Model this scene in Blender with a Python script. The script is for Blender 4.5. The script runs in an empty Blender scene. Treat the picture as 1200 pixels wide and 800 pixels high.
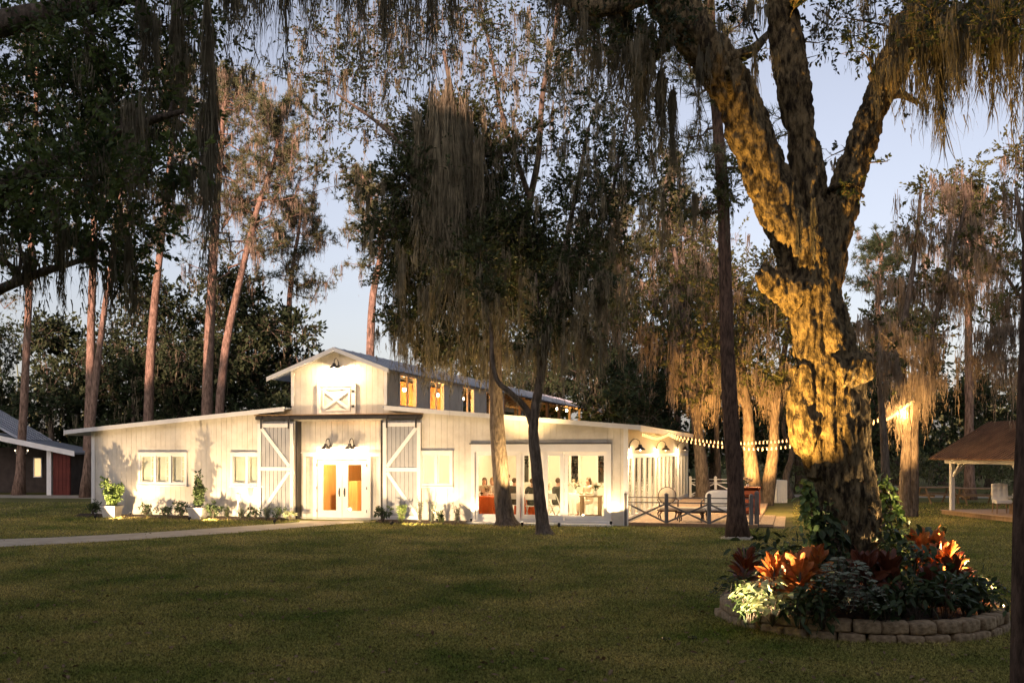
import bpy, math, random
import numpy as np
from mathutils import Vector, Matrix, noise

random.seed(7)
RNG = np.random.default_rng(7)
S = bpy.context.scene
COL = S.collection

# ------------------------------------------------------------------ camera
F, H, HY = 1167.0, 2.4, 528.0        # focal length in photo pixels, eye height, horizon row
cam_d = bpy.data.cameras.new('camera')
cam = bpy.data.objects.new('camera', cam_d)
COL.objects.link(cam)
cam.location = (0, 0, H)
cam.rotation_euler = (math.radians(90), 0, 0)
cam_d.lens = 35.0
cam_d.sensor_width = 36.0
cam_d.shift_y = 128 / 1200
cam_d.clip_end = 2000
cam_d.dof.use_dof = False
S.camera = cam

# ------------------------------------------------------------------ sky, sun, exposure
SUN_EL, SUN_AZ = math.radians(9.5), math.radians(198)      # azimuth clockwise from +Y: behind the camera, a little to its left
world = bpy.data.worlds.new('World')
S.world = world
world.use_nodes = True
wn = world.node_tree
bg = wn.nodes['Background']
sky = wn.nodes.new('ShaderNodeTexSky')
sky.sky_type = 'NISHITA'
sky.sun_disc = False
sky.sun_elevation = SUN_EL
sky.sun_rotation = SUN_AZ
sky.air_density = 1.0
sky.dust_density = 2.5
sky.ozone_density = 1.0
hsv = wn.nodes.new('ShaderNodeHueSaturation')
hsv.inputs["Saturation"].default_value = 0.48
tint = wn.nodes.new('ShaderNodeMix')
tint.data_type = 'RGBA'
tint.blend_type = 'MULTIPLY'
tint.inputs[0].default_value = 1.0
tint.inputs[7].default_value = (1.0, 0.955, 1.06, 1)
wn.links.new(sky.outputs[0], hsv.inputs['Color'])
wn.links.new(hsv.outputs[0], tint.inputs[6])
wn.links.new(tint.outputs[2], bg.inputs[0])
bg.inputs[1].default_value = 0.12
sun_d = bpy.data.lights.new('sun', 'SUN')
sun_d.energy = 5.0
sun_d.angle = math.radians(0.5)
sun_d.color = (1.0, 0.60, 0.46)
sun = bpy.data.objects.new('sun', sun_d)
COL.objects.link(sun)
sdir = Vector((math.sin(SUN_AZ) * math.cos(SUN_EL), math.cos(SUN_AZ) * math.cos(SUN_EL), math.sin(SUN_EL)))
sun.rotation_euler = sdir.to_track_quat('Z', 'Y').to_euler()
S.view_settings.view_transform = 'Standard'
S.view_settings.look = 'None'
S.view_settings.gamma = 1.0
S.view_settings.exposure = 0.9
S.view_settings.use_curve_mapping = False
S.cycles.use_denoising = True
S.cycles.max_bounces = 5
S.cycles.diffuse_bounces = 3
S.cycles.glossy_bounces = 2
S.cycles.transparent_max_bounces = 12
S.cycles.transmission_bounces = 2
S.cycles.sample_clamp_indirect = 4.0
S.cycles.caustics_reflective = False
S.cycles.caustics_refractive = False

# ------------------------------------------------------------------ helpers
def P(px, py, Y):
    return np.array([(px - 600) / F * Y, Y, H + (HY - py) / F * Y])

def G(px, py):
    Y = H * F / (py - HY)
    return np.array([(px - 600) / F * Y, Y, 0.0])

def tag(o, label=None, cat=None, group=None, kind=None):
    for k, v in (('label', label), ('category', cat), ('group', group), ('kind', kind)):
        if v:
            o[k] = v
    return o

def thing(name, label, cat, loc=(0, 0, 0), rz=0.0, group=None):
    o = bpy.data.objects.new(name, None)
    COL.objects.link(o)
    o.empty_display_size = 0.2
    o.location = tuple(float(c) for c in loc)
    o.rotation_euler = (0, 0, rz)
    return tag(o, label, cat, group)

def make_mesh(name, V, Q=None, T=None, smooth=False):
    me = bpy.data.meshes.new(name)
    V = np.asarray(V, dtype=np.float32).reshape(-1, 3)
    Q = np.zeros((0, 4), np.int32) if Q is None else np.asarray(Q, np.int32).reshape(-1, 4)
    T = np.zeros((0, 3), np.int32) if T is None else np.asarray(T, np.int32).reshape(-1, 3)
    me.vertices.add(len(V))
    me.vertices.foreach_set('co', V.ravel())
    loops = np.concatenate([Q.ravel(), T.ravel()])
    me.loops.add(len(loops))
    me.loops.foreach_set('vertex_index', loops)
    npoly = len(Q) + len(T)
    me.polygons.add(npoly)
    starts = np.concatenate([np.arange(len(Q)) * 4, len(Q) * 4 + np.arange(len(T)) * 3]).astype(np.int32)
    me.polygons.foreach_set('loop_start', starts)
    me.polygons.foreach_set('use_smooth', np.full(npoly, bool(smooth)))
    me.update(calc_edges=True)
    return me

def nrm(a):
    a = np.asarray(a, float)
    return a / (np.linalg.norm(a, axis=-1, keepdims=True) + 1e-9)

class MB:
    """Collects faces; build() links them as one mesh object."""
    def __init__(s):
        s.V, s.Q, s.T, s.n = [], [], [], 0
    def add(s, V, Q=None, T=None):
        V = np.asarray(V, float).reshape(-1, 3)
        if Q is not None and len(Q):
            s.Q.append(np.asarray(Q, int).reshape(-1, 4) + s.n)
        if T is not None and len(T):
            s.T.append(np.asarray(T, int).reshape(-1, 3) + s.n)
        s.V.append(V)
        s.n += len(V)
        return s
    def hexa(s, V):
        return s.add(V, [(0, 3, 2, 1), (4, 5, 6, 7), (0, 1, 5, 4), (1, 2, 6, 5), (2, 3, 7, 6), (3, 0, 4, 7)])
    def box(s, x0, x1, y0, y1, z0, z1):
        return s.hexa([(x0, y0, z0), (x1, y0, z0), (x1, y1, z0), (x0, y1, z0), (x0, y0, z1), (x1, y0, z1), (x1, y1, z1), (x0, y1, z1)])
    def bar(s, a, b, w, h, up=(0, 0, 1)):
        a, b = np.asarray(a, float), np.asarray(b, float)
        d = nrm(b - a)
        up = np.asarray(up, float)
        if abs(np.dot(d, up)) > 0.98:
            up = np.array([1.0, 0, 0])
        sx = nrm(np.cross(d, up)) * w / 2
        sz = nrm(np.cross(sx, d)) * h / 2
        return s.hexa([a - sx - sz, b - sx - sz, b + sx - sz, a + sx - sz, a - sx + sz, b - sx + sz, b + sx + sz, a + sx + sz])
    def tube(s, pts, rad, n=8, cap=True, wob=0.0):
        pts = np.asarray(pts, float)
        m = len(pts)
        rad = np.atleast_1d(np.asarray(rad, float))
        rad = np.interp(np.linspace(0, 1, m), np.linspace(0, 1, len(rad)), rad) if len(rad) > 1 else np.full(m, rad[0])
        tan = nrm(np.gradient(pts, axis=0))
        ref = np.array([0, 1.0, 0]) if abs(tan[0][1]) < 0.9 else np.array([1.0, 0, 0])
        u = nrm(ref - np.dot(ref, tan[0]) * tan[0])
        ang = np.arange(n) / n * 2 * math.pi
        rings = []
        for i in range(m):
            u = nrm(u - np.dot(u, tan[i]) * tan[i])
            v = np.cross(tan[i], u)
            r = rad[i] * np.ones(n)
            if wob:
                r = r * (1 + wob * RNG.normal(size=n))
            rings.append(pts[i] + (np.cos(ang) * r)[:, None] * u + (np.sin(ang) * r)[:, None] * v)
        V = np.concatenate(rings)
        i = np.arange(m - 1)[:, None] * n
        k = np.arange(n)[None, :]
        k2 = (k + 1) % n
        Q = np.stack([i + k, i + k2, i + n + k2, i + n + k], -1).reshape(-1, 4)
        T = []
        if cap:
            V = np.concatenate([V, pts[:1], pts[-1:]])
            for j in range(n):
                T.append((m * n, (j + 1) % n, j))
                T.append((m * n + 1, (m - 1) * n + j, (m - 1) * n + (j + 1) % n))
        return s.add(V, Q, T)
    def lathe(s, prof, c=(0, 0, 0), n=20):
        prof = np.asarray(prof, float)
        m = len(prof)
        ang = np.arange(n) / n * 2 * math.pi
        V = np.stack([prof[:, 0][:, None] * np.cos(ang) + c[0], prof[:, 0][:, None] * np.sin(ang) + c[1],
                      np.repeat(prof[:, 1][:, None], n, 1) + c[2]], -1).reshape(-1, 3)
        i = np.arange(m - 1)[:, None] * n
        k = np.arange(n)[None, :]
        k2 = (k + 1) % n
        return s.add(V, np.stack([i + k, i + k2, i + n + k2, i + n + k], -1).reshape(-1, 4))
    def ball(s, c, r, n=10, m=7, squash=(1, 1, 1)):
        th = np.linspace(0.02, math.pi - 0.02, m)
        pr = np.stack([np.sin(th) * r, -np.cos(th) * r], -1)
        k = s.n
        s.lathe(pr, (0, 0, 0), n)
        s.V[-1] = s.V[-1] * np.asarray(squash) + np.asarray(c)
        return s
    def build(s, name, mat, parent=None, smooth=False, origin=None, bevel=0):
        V = np.concatenate(s.V) if s.V else np.zeros((0, 3))
        if origin is not None:
            V = V - np.asarray(origin, float)
        me = make_mesh(name, V, np.concatenate(s.Q) if s.Q else None, np.concatenate(s.T) if s.T else None, smooth)
        if mat:
            me.materials.append(mat)
        o = bpy.data.objects.new(name, me)
        COL.objects.link(o)
        if parent is not None:
            o.parent = parent
        elif origin is not None:
            o.location = tuple(float(c) for c in origin)
        if bevel:
            b = o.modifiers.new('bevel', 'BEVEL')
            b.width = bevel
            b.segments = 2
            b.limit_method = 'ANGLE'
        return o

KIDS = {}
def copy_thing(root, loc, rz=None, scale=None, label=None, group=None):
    def cp(o, parent):
        c = o.copy()
        COL.objects.link(c)
        if parent is not None:
            c.parent = parent
        for k in list(o.children):
            cp(k, c)
        return c
    c = cp(root, None)
    c.location = tuple(float(v) for v in loc)
    if rz is not None:
        c.rotation_euler = (0, 0, rz)
    if scale is not None:
        c.scale = (scale,) * 3 if np.isscalar(scale) else scale
    if label:
        c['label'] = label
    if group:
        c['group'] = group
    return c

# ------------------------------------------------------------------ materials
def mat(name, c1, c2=None, scale=3.0, rough=0.7, spec=0.3, bump=0.0, bscale=20.0, stretch=(1, 1, 1), metal=0.0, detail=6.0, lo=0.35, hi=0.65, trans=0.0, coord='Object'):
    m = bpy.data.materials.new(name)
    m.use_nodes = True
    nt = m.node_tree
    b = nt.nodes['Principled BSDF']
    b.inputs['Roughness'].default_value = rough
    b.inputs['Specular IOR Level'].default_value = spec
    b.inputs['Metallic'].default_value = metal
    tc = nt.nodes.new('ShaderNodeTexCoord')
    mp = nt.nodes.new('ShaderNodeMapping')
    mp.inputs['Scale'].default_value = stretch
    nt.links.new(tc.outputs[coord], mp.inputs[0])
    if c2 is None:
        b.inputs['Base Color'].default_value = (*c1, 1)
    else:
        nz = nt.nodes.new('ShaderNodeTexNoise')
        nz.inputs['Scale'].default_value = scale
        nz.inputs['Detail'].default_value = detail
        nz.inputs['Roughness'].default_value = 0.65
        nt.links.new(mp.outputs[0], nz.inputs['Vector'])
        cr = nt.nodes.new('ShaderNodeValToRGB')
        cr.color_ramp.elements[0].position = lo
        cr.color_ramp.elements[0].color = (*c1, 1)
        cr.color_ramp.elements[1].position = hi
        cr.color_ramp.elements[1].color = (*c2, 1)
        nt.links.new(nz.outputs[0], cr.inputs[0])
        nt.links.new(cr.outputs[0], b.inputs['Base Color'])
    if bump:
        nz2 = nt.nodes.new('ShaderNodeTexNoise')
        nz2.inputs['Scale'].default_value = bscale
        nz2.inputs['Detail'].default_value = 8
        nt.links.new(mp.outputs[0], nz2.inputs['Vector'])
        bp = nt.nodes.new('ShaderNodeBump')
        bp.inputs['Strength'].default_value = bump
        bp.inputs['Distance'].default_value = 0.04
        nt.links.new(nz2.outputs[0], bp.inputs['Height'])
        nt.links.new(bp.outputs[0], b.inputs['Normal'])
    if trans:
        tr = nt.nodes.new('ShaderNodeBsdfTranslucent')
        if c2 is None:
            tr.inputs[0].default_value = (*c1, 1)
        else:
            nt.links.new(cr.outputs[0], tr.inputs[0])
        mx = nt.nodes.new('ShaderNodeMixShader')
        mx.inputs[0].default_value = trans
        nt.links.new(b.outputs[0], mx.inputs[1])
        nt.links.new(tr.outputs[0], mx.inputs[2])
        nt.links.new(mx.outputs[0], nt.nodes['Material Output'].inputs['Surface'])
    return m

def glow(name, color, strength, sample=False):
    m = bpy.data.materials.new(name)
    m.use_nodes = True
    b = m.node_tree.nodes['Principled BSDF']
    b.inputs['Base Color'].default_value = (*color, 1)
    b.inputs['Emission Color'].default_value = (*color, 1)
    b.inputs['Emission Strength'].default_value = strength
    if not sample:
        m.cycles.emission_sampling = 'NONE'
    return m

def glass_mat(name, tint=(0.93, 0.95, 0.93), fac=0.08):
    m = bpy.data.materials.new(name)
    m.use_nodes = True
    nt = m.node_tree
    for n in list(nt.nodes):
        if n.type != 'OUTPUT_MATERIAL':
            nt.nodes.remove(n)
    t = nt.nodes.new('ShaderNodeBsdfTransparent')
    t.inputs[0].default_value = (*tint, 1)
    g = nt.nodes.new('ShaderNodeBsdfGlossy')
    g.inputs['Roughness'].default_value = 0.03
    lw = nt.nodes.new('ShaderNodeLayerWeight')
    lw.inputs[0].default_value = 0.5
    pw = nt.nodes.new('ShaderNodeMath')
    pw.operation = 'POWER'
    pw.inputs[1].default_value = 4.0
    nt.links.new(lw.outputs['Facing'], pw.inputs[0])
    ma = nt.nodes.new('ShaderNodeMath')
    ma.operation = 'MULTIPLY_ADD'
    ma.inputs[1].default_value = 0.6
    ma.inputs[2].default_value = 0.035
    nt.links.new(pw.outputs[0], ma.inputs[0])
    mx = nt.nodes.new('ShaderNodeMixShader')
    nt.links.new(ma.outputs[0], mx.inputs[0])
    nt.links.new(t.outputs[0], mx.inputs[1])
    nt.links.new(g.outputs[0], mx.inputs[2])
    nt.links.new(mx.outputs[0], nt.nodes['Material Output'].inputs['Surface'])
    return m

M = {}
M['lawn'] = mat('lawn', (0.085, 0.100, 0.030), (0.23, 0.190, 0.080), scale=0.5, rough=0.95, spec=0.05, bump=0.9, bscale=14, lo=0.34, hi=0.70, detail=12)
M['grass'] = mat('grass', (0.140, 0.195, 0.045), (0.48, 0.415, 0.16), scale=0.5, rough=0.85, spec=0.1, lo=0.36, hi=0.67, detail=12, trans=0.2)
M['litter'] = mat('litter', (0.10, 0.06, 0.03), (0.30, 0.21, 0.12), scale=8, rough=0.8, spec=0.1)
M['path'] = mat('path', (0.34, 0.29, 0.22), (0.46, 0.40, 0.31), scale=2.0, rough=0.9, bump=0.25, bscale=30)
M['mulch'] = mat('mulch', (0.03, 0.02, 0.013), (0.075, 0.05, 0.032), scale=14, rough=0.95, bump=0.8, bscale=25)
M['soil'] = M['mulch']
M['white'] = mat('white_paint', (0.60, 0.545, 0.45), (0.75, 0.695, 0.59), scale=1.6, rough=0.55, bump=0.08, bscale=30)
M['trim'] = mat('trim_paint', (0.76, 0.73, 0.68), (0.82, 0.80, 0.75), scale=2.0, rough=0.5)
M['slidepanel'] = mat('grey_boards', (0.33, 0.33, 0.33), (0.42, 0.42, 0.42), scale=1.5, rough=0.6, bump=0.1, bscale=25)
M['dark_metal'] = mat('dark_metal', (0.02, 0.018, 0.016), (0.04, 0.035, 0.03), scale=6, rough=0.45, spec=0.5)
M['tin'] = mat('metal_roofing', (0.20, 0.23, 0.28), (0.34, 0.37, 0.42), scale=1.4, rough=0.45, spec=0.5, metal=0.35)
M['glass'] = glass_mat('window_glass')
M['blind'] = mat('blind_cloth', (0.74, 0.70, 0.58), (0.80, 0.76, 0.66), scale=4, rough=0.9)
M['plaster'] = mat('plaster', (0.70, 0.66, 0.58), (0.76, 0.72, 0.64), scale=1.0, rough=0.85)
M['ivory_wall'] = mat('ivory_wall', (0.72, 0.64, 0.47), (0.78, 0.70, 0.54), scale=1.0, rough=0.85)
M['concrete'] = mat('concrete', (0.48, 0.45, 0.39), (0.58, 0.55, 0.49), scale=1.5, rough=0.5)
M['pine_wood'] = mat('pine_wood', (0.50, 0.25, 0.08), (0.62, 0.35, 0.13), scale=2.5, rough=0.6, stretch=(6, 6, 0.6))
M['raw_wood'] = mat('raw_wood', (0.24, 0.15, 0.08), (0.36, 0.24, 0.13), scale=3, rough=0.7, stretch=(5, 5, 0.7), bump=0.15)
M['deck_wood'] = mat('deck_wood', (0.40, 0.27, 0.17), (0.54, 0.38, 0.25), scale=2.5, rough=0.7, stretch=(7, 0.7, 4), bump=0.1)
M['post_wood'] = mat('weathered_post', (0.13, 0.12, 0.11), (0.24, 0.22, 0.20), scale=5, rough=0.8, stretch=(3, 3, 0.5), bump=0.2)
M['redwood'] = mat('red_crate_wood', (0.36, 0.09, 0.04), (0.50, 0.15, 0.06), scale=4, rough=0.6)
M['red_wall'] = mat('red_siding', (0.10, 0.022, 0.016), (0.15, 0.034, 0.024), scale=2, rough=0.8)
M['shaded_wall'] = mat('porch_shade_paint', (0.05, 0.04, 0.035), (0.09, 0.07, 0.06), scale=2, rough=0.9)  # porch gloom painted into the wall colour
M['rust_roof'] = mat('brown_roofing', (0.09, 0.05, 0.03), (0.20, 0.115, 0.065), scale=1.4, rough=0.8, bump=0.3, bscale=12)
M['bark_oak'] = mat('oak_bark', (0.040, 0.030, 0.019), (0.27, 0.20, 0.105), scale=8.5, rough=0.92, spec=0.1, bump=1.0, bscale=34, stretch=(1.5, 1.5, 0.5), detail=14, lo=0.41, hi=0.60)
M['bark'] = mat('grey_bark', (0.07, 0.055, 0.042), (0.19, 0.15, 0.115), scale=6, rough=0.95, spec=0.1, bump=0.9, bscale=14, stretch=(2.2, 2.2, 0.5), lo=0.38, hi=0.62)
M['bark_pine'] = mat('pine_bark', (0.12, 0.078, 0.056), (0.32, 0.215, 0.16), scale=5, rough=0.95, spec=0.1, bump=0.9, bscale=9, stretch=(2.4, 2.4, 0.6), lo=0.38, hi=0.62)
M['bark_dark'] = mat('dark_bark', (0.05, 0.033, 0.024), (0.15, 0.095, 0.068), scale=6, rough=0.95, spec=0.1, bump=1.0, bscale=12, stretch=(2.5, 2.5, 0.6), lo=0.38, hi=0.62)
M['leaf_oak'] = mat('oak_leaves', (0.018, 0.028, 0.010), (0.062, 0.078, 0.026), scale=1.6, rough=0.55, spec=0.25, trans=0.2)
M['leaf_near'] = mat('near_oak_leaves', (0.024, 0.042, 0.012), (0.22, 0.29, 0.075), scale=2.2, rough=0.5, spec=0.3, trans=0.35, lo=0.40, hi=0.74)  # bright patches paint green highlights into the leaf colour
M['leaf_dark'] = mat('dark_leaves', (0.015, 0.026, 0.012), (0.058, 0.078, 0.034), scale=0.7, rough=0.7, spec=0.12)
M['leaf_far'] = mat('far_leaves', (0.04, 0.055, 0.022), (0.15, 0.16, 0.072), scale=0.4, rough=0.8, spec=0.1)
M['leaf_vine'] = mat('vine_leaves', (0.07, 0.13, 0.03), (0.26, 0.34, 0.10), scale=6, rough=0.45, spec=0.4, trans=0.2)
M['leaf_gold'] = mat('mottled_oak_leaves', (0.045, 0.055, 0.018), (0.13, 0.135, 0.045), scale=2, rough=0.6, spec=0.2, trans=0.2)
M['needle'] = mat('pine_needles', (0.045, 0.062, 0.024), (0.135, 0.135, 0.062), scale=0.9, rough=0.6, spec=0.2)
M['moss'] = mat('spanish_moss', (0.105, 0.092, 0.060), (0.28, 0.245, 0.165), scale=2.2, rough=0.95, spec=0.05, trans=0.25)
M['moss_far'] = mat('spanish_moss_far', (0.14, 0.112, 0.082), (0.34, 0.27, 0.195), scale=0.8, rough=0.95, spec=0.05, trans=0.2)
M['shrub'] = mat('shrub_leaves', (0.03, 0.05, 0.02), (0.10, 0.14, 0.05), scale=6, rough=0.55, spec=0.3, trans=0.15)
M['silver'] = mat('silver_leaves', (0.12, 0.15, 0.10), (0.30, 0.33, 0.24), scale=8, rough=0.6, spec=0.2, trans=0.15)
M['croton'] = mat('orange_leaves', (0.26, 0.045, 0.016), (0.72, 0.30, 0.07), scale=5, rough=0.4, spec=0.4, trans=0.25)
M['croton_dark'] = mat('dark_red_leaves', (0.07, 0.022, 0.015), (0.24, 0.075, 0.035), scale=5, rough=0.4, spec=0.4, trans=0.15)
M['caladium'] = mat('pale_leaves', (0.22, 0.28, 0.11), (0.56, 0.55, 0.33), scale=7, rough=0.5, spec=0.3, trans=0.25)
M['bedgreen'] = mat('bed_leaves', (0.018, 0.035, 0.012), (0.075, 0.105, 0.035), scale=6, rough=0.5, spec=0.3, trans=0.15)
M['stone'] = mat('edging_stone', (0.20, 0.14, 0.08), (0.50, 0.37, 0.22), scale=7, rough=0.9, bump=0.9, bscale=16)
M['pot'] = mat('planter_clay', (0.58, 0.55, 0.50), (0.70, 0.67, 0.61), scale=4, rough=0.7, bump=0.1)
M['cloth'] = mat('white_cloth', (0.74, 0.71, 0.66), (0.80, 0.78, 0.73), scale=6, rough=0.9)
M['orange_cloth'] = mat('orange_cloth', (0.68, 0.11, 0.02), (0.76, 0.15, 0.03), scale=5, rough=0.85)
M['cream'] = mat('cream_fabric', (0.66, 0.56, 0.40), (0.74, 0.64, 0.48), scale=9, rough=0.9, bump=0.1)
M['frame_wood'] = mat('dark_frame_wood', (0.05, 0.025, 0.015), (0.10, 0.05, 0.03), scale=6, rough=0.4)
M['skin'] = mat('skin', (0.55, 0.33, 0.23), (0.60, 0.37, 0.27), scale=6, rough=0.55)
M['hair'] = mat('hair', (0.06, 0.035, 0.02), (0.13, 0.08, 0.045), scale=12, rough=0.6)
M['blond'] = mat('blond_hair', (0.36, 0.22, 0.09), (0.48, 0.31, 0.14), scale=12, rough=0.6)
M['suit'] = mat('suit_cloth', (0.055, 0.055, 0.045), (0.09, 0.09, 0.075), scale=10, rough=0.9)
M['dress'] = mat('pale_dress', (0.62, 0.50, 0.38), (0.72, 0.60, 0.48), scale=9, rough=0.9)
M['bulb'] = glow('bulb_glow', (1.0, 0.54, 0.20), 1.6)
M['bulb_white'] = glow('lamp_glow', (1.0, 0.84, 0.62), 22)
M['lens'] = glow('spot_lens', (1.0, 0.86, 0.66), 2)
M['black'] = mat('black_plastic', (0.012, 0.012, 0.012), rough=0.5)

# grass: green to straw patches, every blade a little different
g_ = M['grass']
nt = g_.node_tree
fine = nt.nodes.new('ShaderNodeTexNoise')
fine.inputs['Scale'].default_value = 31
fine.inputs['Detail'].default_value = 3
nt.links.new(nt.nodes['Mapping'].outputs[0], fine.inputs['Vector'])
fr_ = nt.nodes.new('ShaderNodeValToRGB')
fr_.color_ramp.elements[0].position = 0.36
fr_.color_ramp.elements[0].color = (0.16, 0.18, 0.14, 1)
fr_.color_ramp.elements[1].position = 0.64
fr_.color_ramp.elements[1].color = (1.9, 1.75, 1.5, 1)
nt.links.new(fine.outputs[0], fr_.inputs[0])
mm_ = nt.nodes.new('ShaderNodeMix')
mm_.data_type = 'RGBA'
mm_.blend_type = 'MULTIPLY'
mm_.inputs[0].default_value = 1.0
old = nt.nodes['Color Ramp']
nt.links.new(old.outputs[0], mm_.inputs[6])
nt.links.new(fr_.outputs[0], mm_.inputs[7])
nt.links.new(mm_.outputs[2], nt.nodes['Principled BSDF'].inputs['Base Color'])
nt.links.new(mm_.outputs[2], nt.nodes['Translucent BSDF'].inputs[0])

def lamp(kind, name, loc, energy, color, parent=None, size=0.05, spot=None, blend=0.2, target=None):
    d = bpy.data.lights.new(name, kind)
    d.energy = energy
    d.color = color
    d.shadow_soft_size = size
    if kind == 'SPOT':
        d.spot_size = math.radians(spot)
        d.spot_blend = blend
    o = bpy.data.objects.new(name, d)
    COL.objects.link(o)
    o.location = tuple(float(c) for c in loc)
    if target is not None:
        o.rotation_euler = (Vector(tuple(float(c) for c in target)) - o.location).to_track_quat('-Z', 'Y').to_euler()
    if parent is not None:
        o.parent = parent
    return o
WARM = (1.0, 0.72, 0.42)
CREAM = (1.0, 0.70, 0.40)
AMBER = (1.0, 0.60, 0.22)

# ------------------------------------------------------------------ vegetation helpers
def rand_unit(n):
    return nrm(RNG.normal(size=(n, 3)))

def add_leaves(mb, C, D, L, ratio=0.5, droop=0.0):
    """One diamond-shaped leaf per row of C, pointing along D, length L."""
    n = len(C)
    if n == 0:
        return
    D = nrm(D)
    side = nrm(np.cross(D, rand_unit(n)))
    L = np.broadcast_to(np.asarray(L, float), (n,))[:, None]
    mid = C + D * L * 0.45
    mid[:, 2] += L[:, 0] * 0.06
    tip = C + D * L
    tip[:, 2] -= droop * L[:, 0]
    V = np.stack([C, mid + side * L * ratio * 0.5, tip, mid - side * L * ratio * 0.5], 1).reshape(-1, 3)
    mb.add(V, np.arange(n * 4).reshape(-1, 4))

def blob_leaves(mb, c, r, n, L, twmb=None, ratio=0.5, per=13, tw=0.006):
    """A clump of foliage: short twigs leave the clump's middle, leaves sit along them."""
    c = np.asarray(c, float)
    r = np.broadcast_to(np.asarray(r, float), (3,))
    k = max(3, n // per)
    o = c + rand_unit(k) * r * (RNG.random((k, 1)) ** 0.6) * np.where(RNG.random((k, 1)) < 0.16, 1.25, 0.8)
    d = nrm(nrm((o - c) / r) + 0.75 * rand_unit(k) + np.array([0, 0, 0.1]))
    ln = (0.25 + 0.5 * RNG.random((k, 1))) * r.mean()
    f = RNG.random((k, per, 1))
    C = (o[:, None] + d[:, None] * ln[:, None] * f).reshape(-1, 3)
    C += RNG.normal(size=C.shape) * L * 0.25
    D = (np.repeat(d, per, 0) + 0.9 * rand_unit(k * per))
    add_leaves(mb, C, D, L * (0.6 + 0.7 * RNG.random(k * per)), ratio)
    if twmb is not None:
        e = o + d * ln
        st = o - d * ln * 0.4
        s = nrm(np.cross(d, rand_unit(k))) * tw
        twmb.add(np.stack([st - s, st + s, e + s * 0.4, e - s * 0.4], 1).reshape(-1, 3), np.arange(k * 4).reshape(-1, 4))

def add_moss(mb, A, length, width, strands=40, rib=0.012, seg=7):
    """Beards of hanging moss: A (n,3) anchors, length and width per anchor."""
    A = np.asarray(A, float).reshape(-1, 3)
    n = len(A)
    if n == 0:
        return
    length = np.broadcast_to(np.asarray(length, float), (n,))
    width = np.broadcast_to(np.asarray(width, float), (n,))
    m = n * strands
    a = np.repeat(A, strands, 0)
    ln = np.repeat(length, strands)
    w = np.repeat(width, strands)
    nsub = 6
    sub = RNG.normal(size=(n, nsub, 2)) * 0.5
    subl = 0.45 + 0.55 * RNG.random((n, nsub))
    pick = RNG.integers(0, nsub, m)
    own = np.repeat(np.arange(n), strands)
    off = sub[own, pick] + RNG.normal(size=(m, 2)) * 0.17
    rr = np.linalg.norm(off, axis=1)
    late = RNG.random(m) < 0.45
    s0 = np.where(late, RNG.random(m) * 0.75, RNG.random(m) * 0.06)
    l = ln * np.clip(1.05 - 0.5 * rr, 0.12, 1) * (0.35 + 0.65 * RNG.random(m)) * np.where(late, 0.35, 1.0) * subl[own, pick]
    sw = rand_unit(m)[:, :2]
    ph = RNG.random(m) * 6.28
    fr = 3 + 5 * RNG.random(m)
    t = np.linspace(0, 1, seg + 1)
    conv = np.clip(1 - 0.45 * (s0[:, None] + t * (l / ln)[:, None]), 0.25, 1)
    amp = (0.03 + 0.05 * RNG.random(m))[:, None] * np.minimum(l, 1.2)[:, None] * np.sqrt(t)[None]
    x = a[:, 0, None] + off[:, 0, None] * w[:, None] * conv + sw[:, 0, None] * amp * np.sin(ph[:, None] + fr[:, None] * t) + sw[:, 1, None] * t * np.where(late, 0.38, 0.10)[:, None] * l[:, None]
    y = a[:, 1, None] + off[:, 1, None] * w[:, None] * conv + sw[:, 1, None] * amp * np.cos(ph[:, None] + fr[:, None] * t)
    zj = w * (0.45 * (1 - rr) + 0.30 * RNG.normal(size=m)) + 0.05 * ln * RNG.normal(size=m)
    z = a[:, 2, None] + zj[:, None] - (s0 * ln)[:, None] - l[:, None] * t - 0.1 * w[:, None] * rr[:, None]
    C = np.stack([x, y, z], -1)
    sd = rand_unit(m)
    sd[:, 2] *= 0.3
    sd = nrm(sd)
    hw = (rib * 0.5 * (0.6 + 0.8 * RNG.random(m)))[:, None] * (np.clip(1.1 - t, 0.05, 1) * (0.75 + 0.5 * np.sin(ph[:, None] * 3 + 9 * t[None])**2))
    V = np.stack([C - sd[:, None] * hw[..., None], C + sd[:, None] * hw[..., None]], 2)      # m, seg+1, 2, 3
    base = (np.arange(m) * (seg + 1) * 2)[:, None] + (np.arange(seg) * 2)[None]
    Q = np.stack([base, base + 1, base + 3, base + 2], -1).reshape(-1, 4)
    mb.add(V.reshape(-1, 3), Q)

def curve(pts, n):
    """Catmull-Rom through the points."""
    p = np.asarray(pts, float)
    p = np.concatenate([2 * p[:1] - p[1:2], p, 2 * p[-1:] - p[-2:-1]])
    m = len(p) - 3
    out = []
    for t in np.linspace(0, m - 1e-6, n):
        i = int(t)
        f = t - i
        a, b, c, d = p[i:i + 4]
        out.append(0.5 * (2 * b + (c - a) * f + (2 * a - 5 * b + 4 * c - d) * f * f + (3 * b - a - 3 * c + d) * f ** 3))
    return np.array(out)

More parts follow.
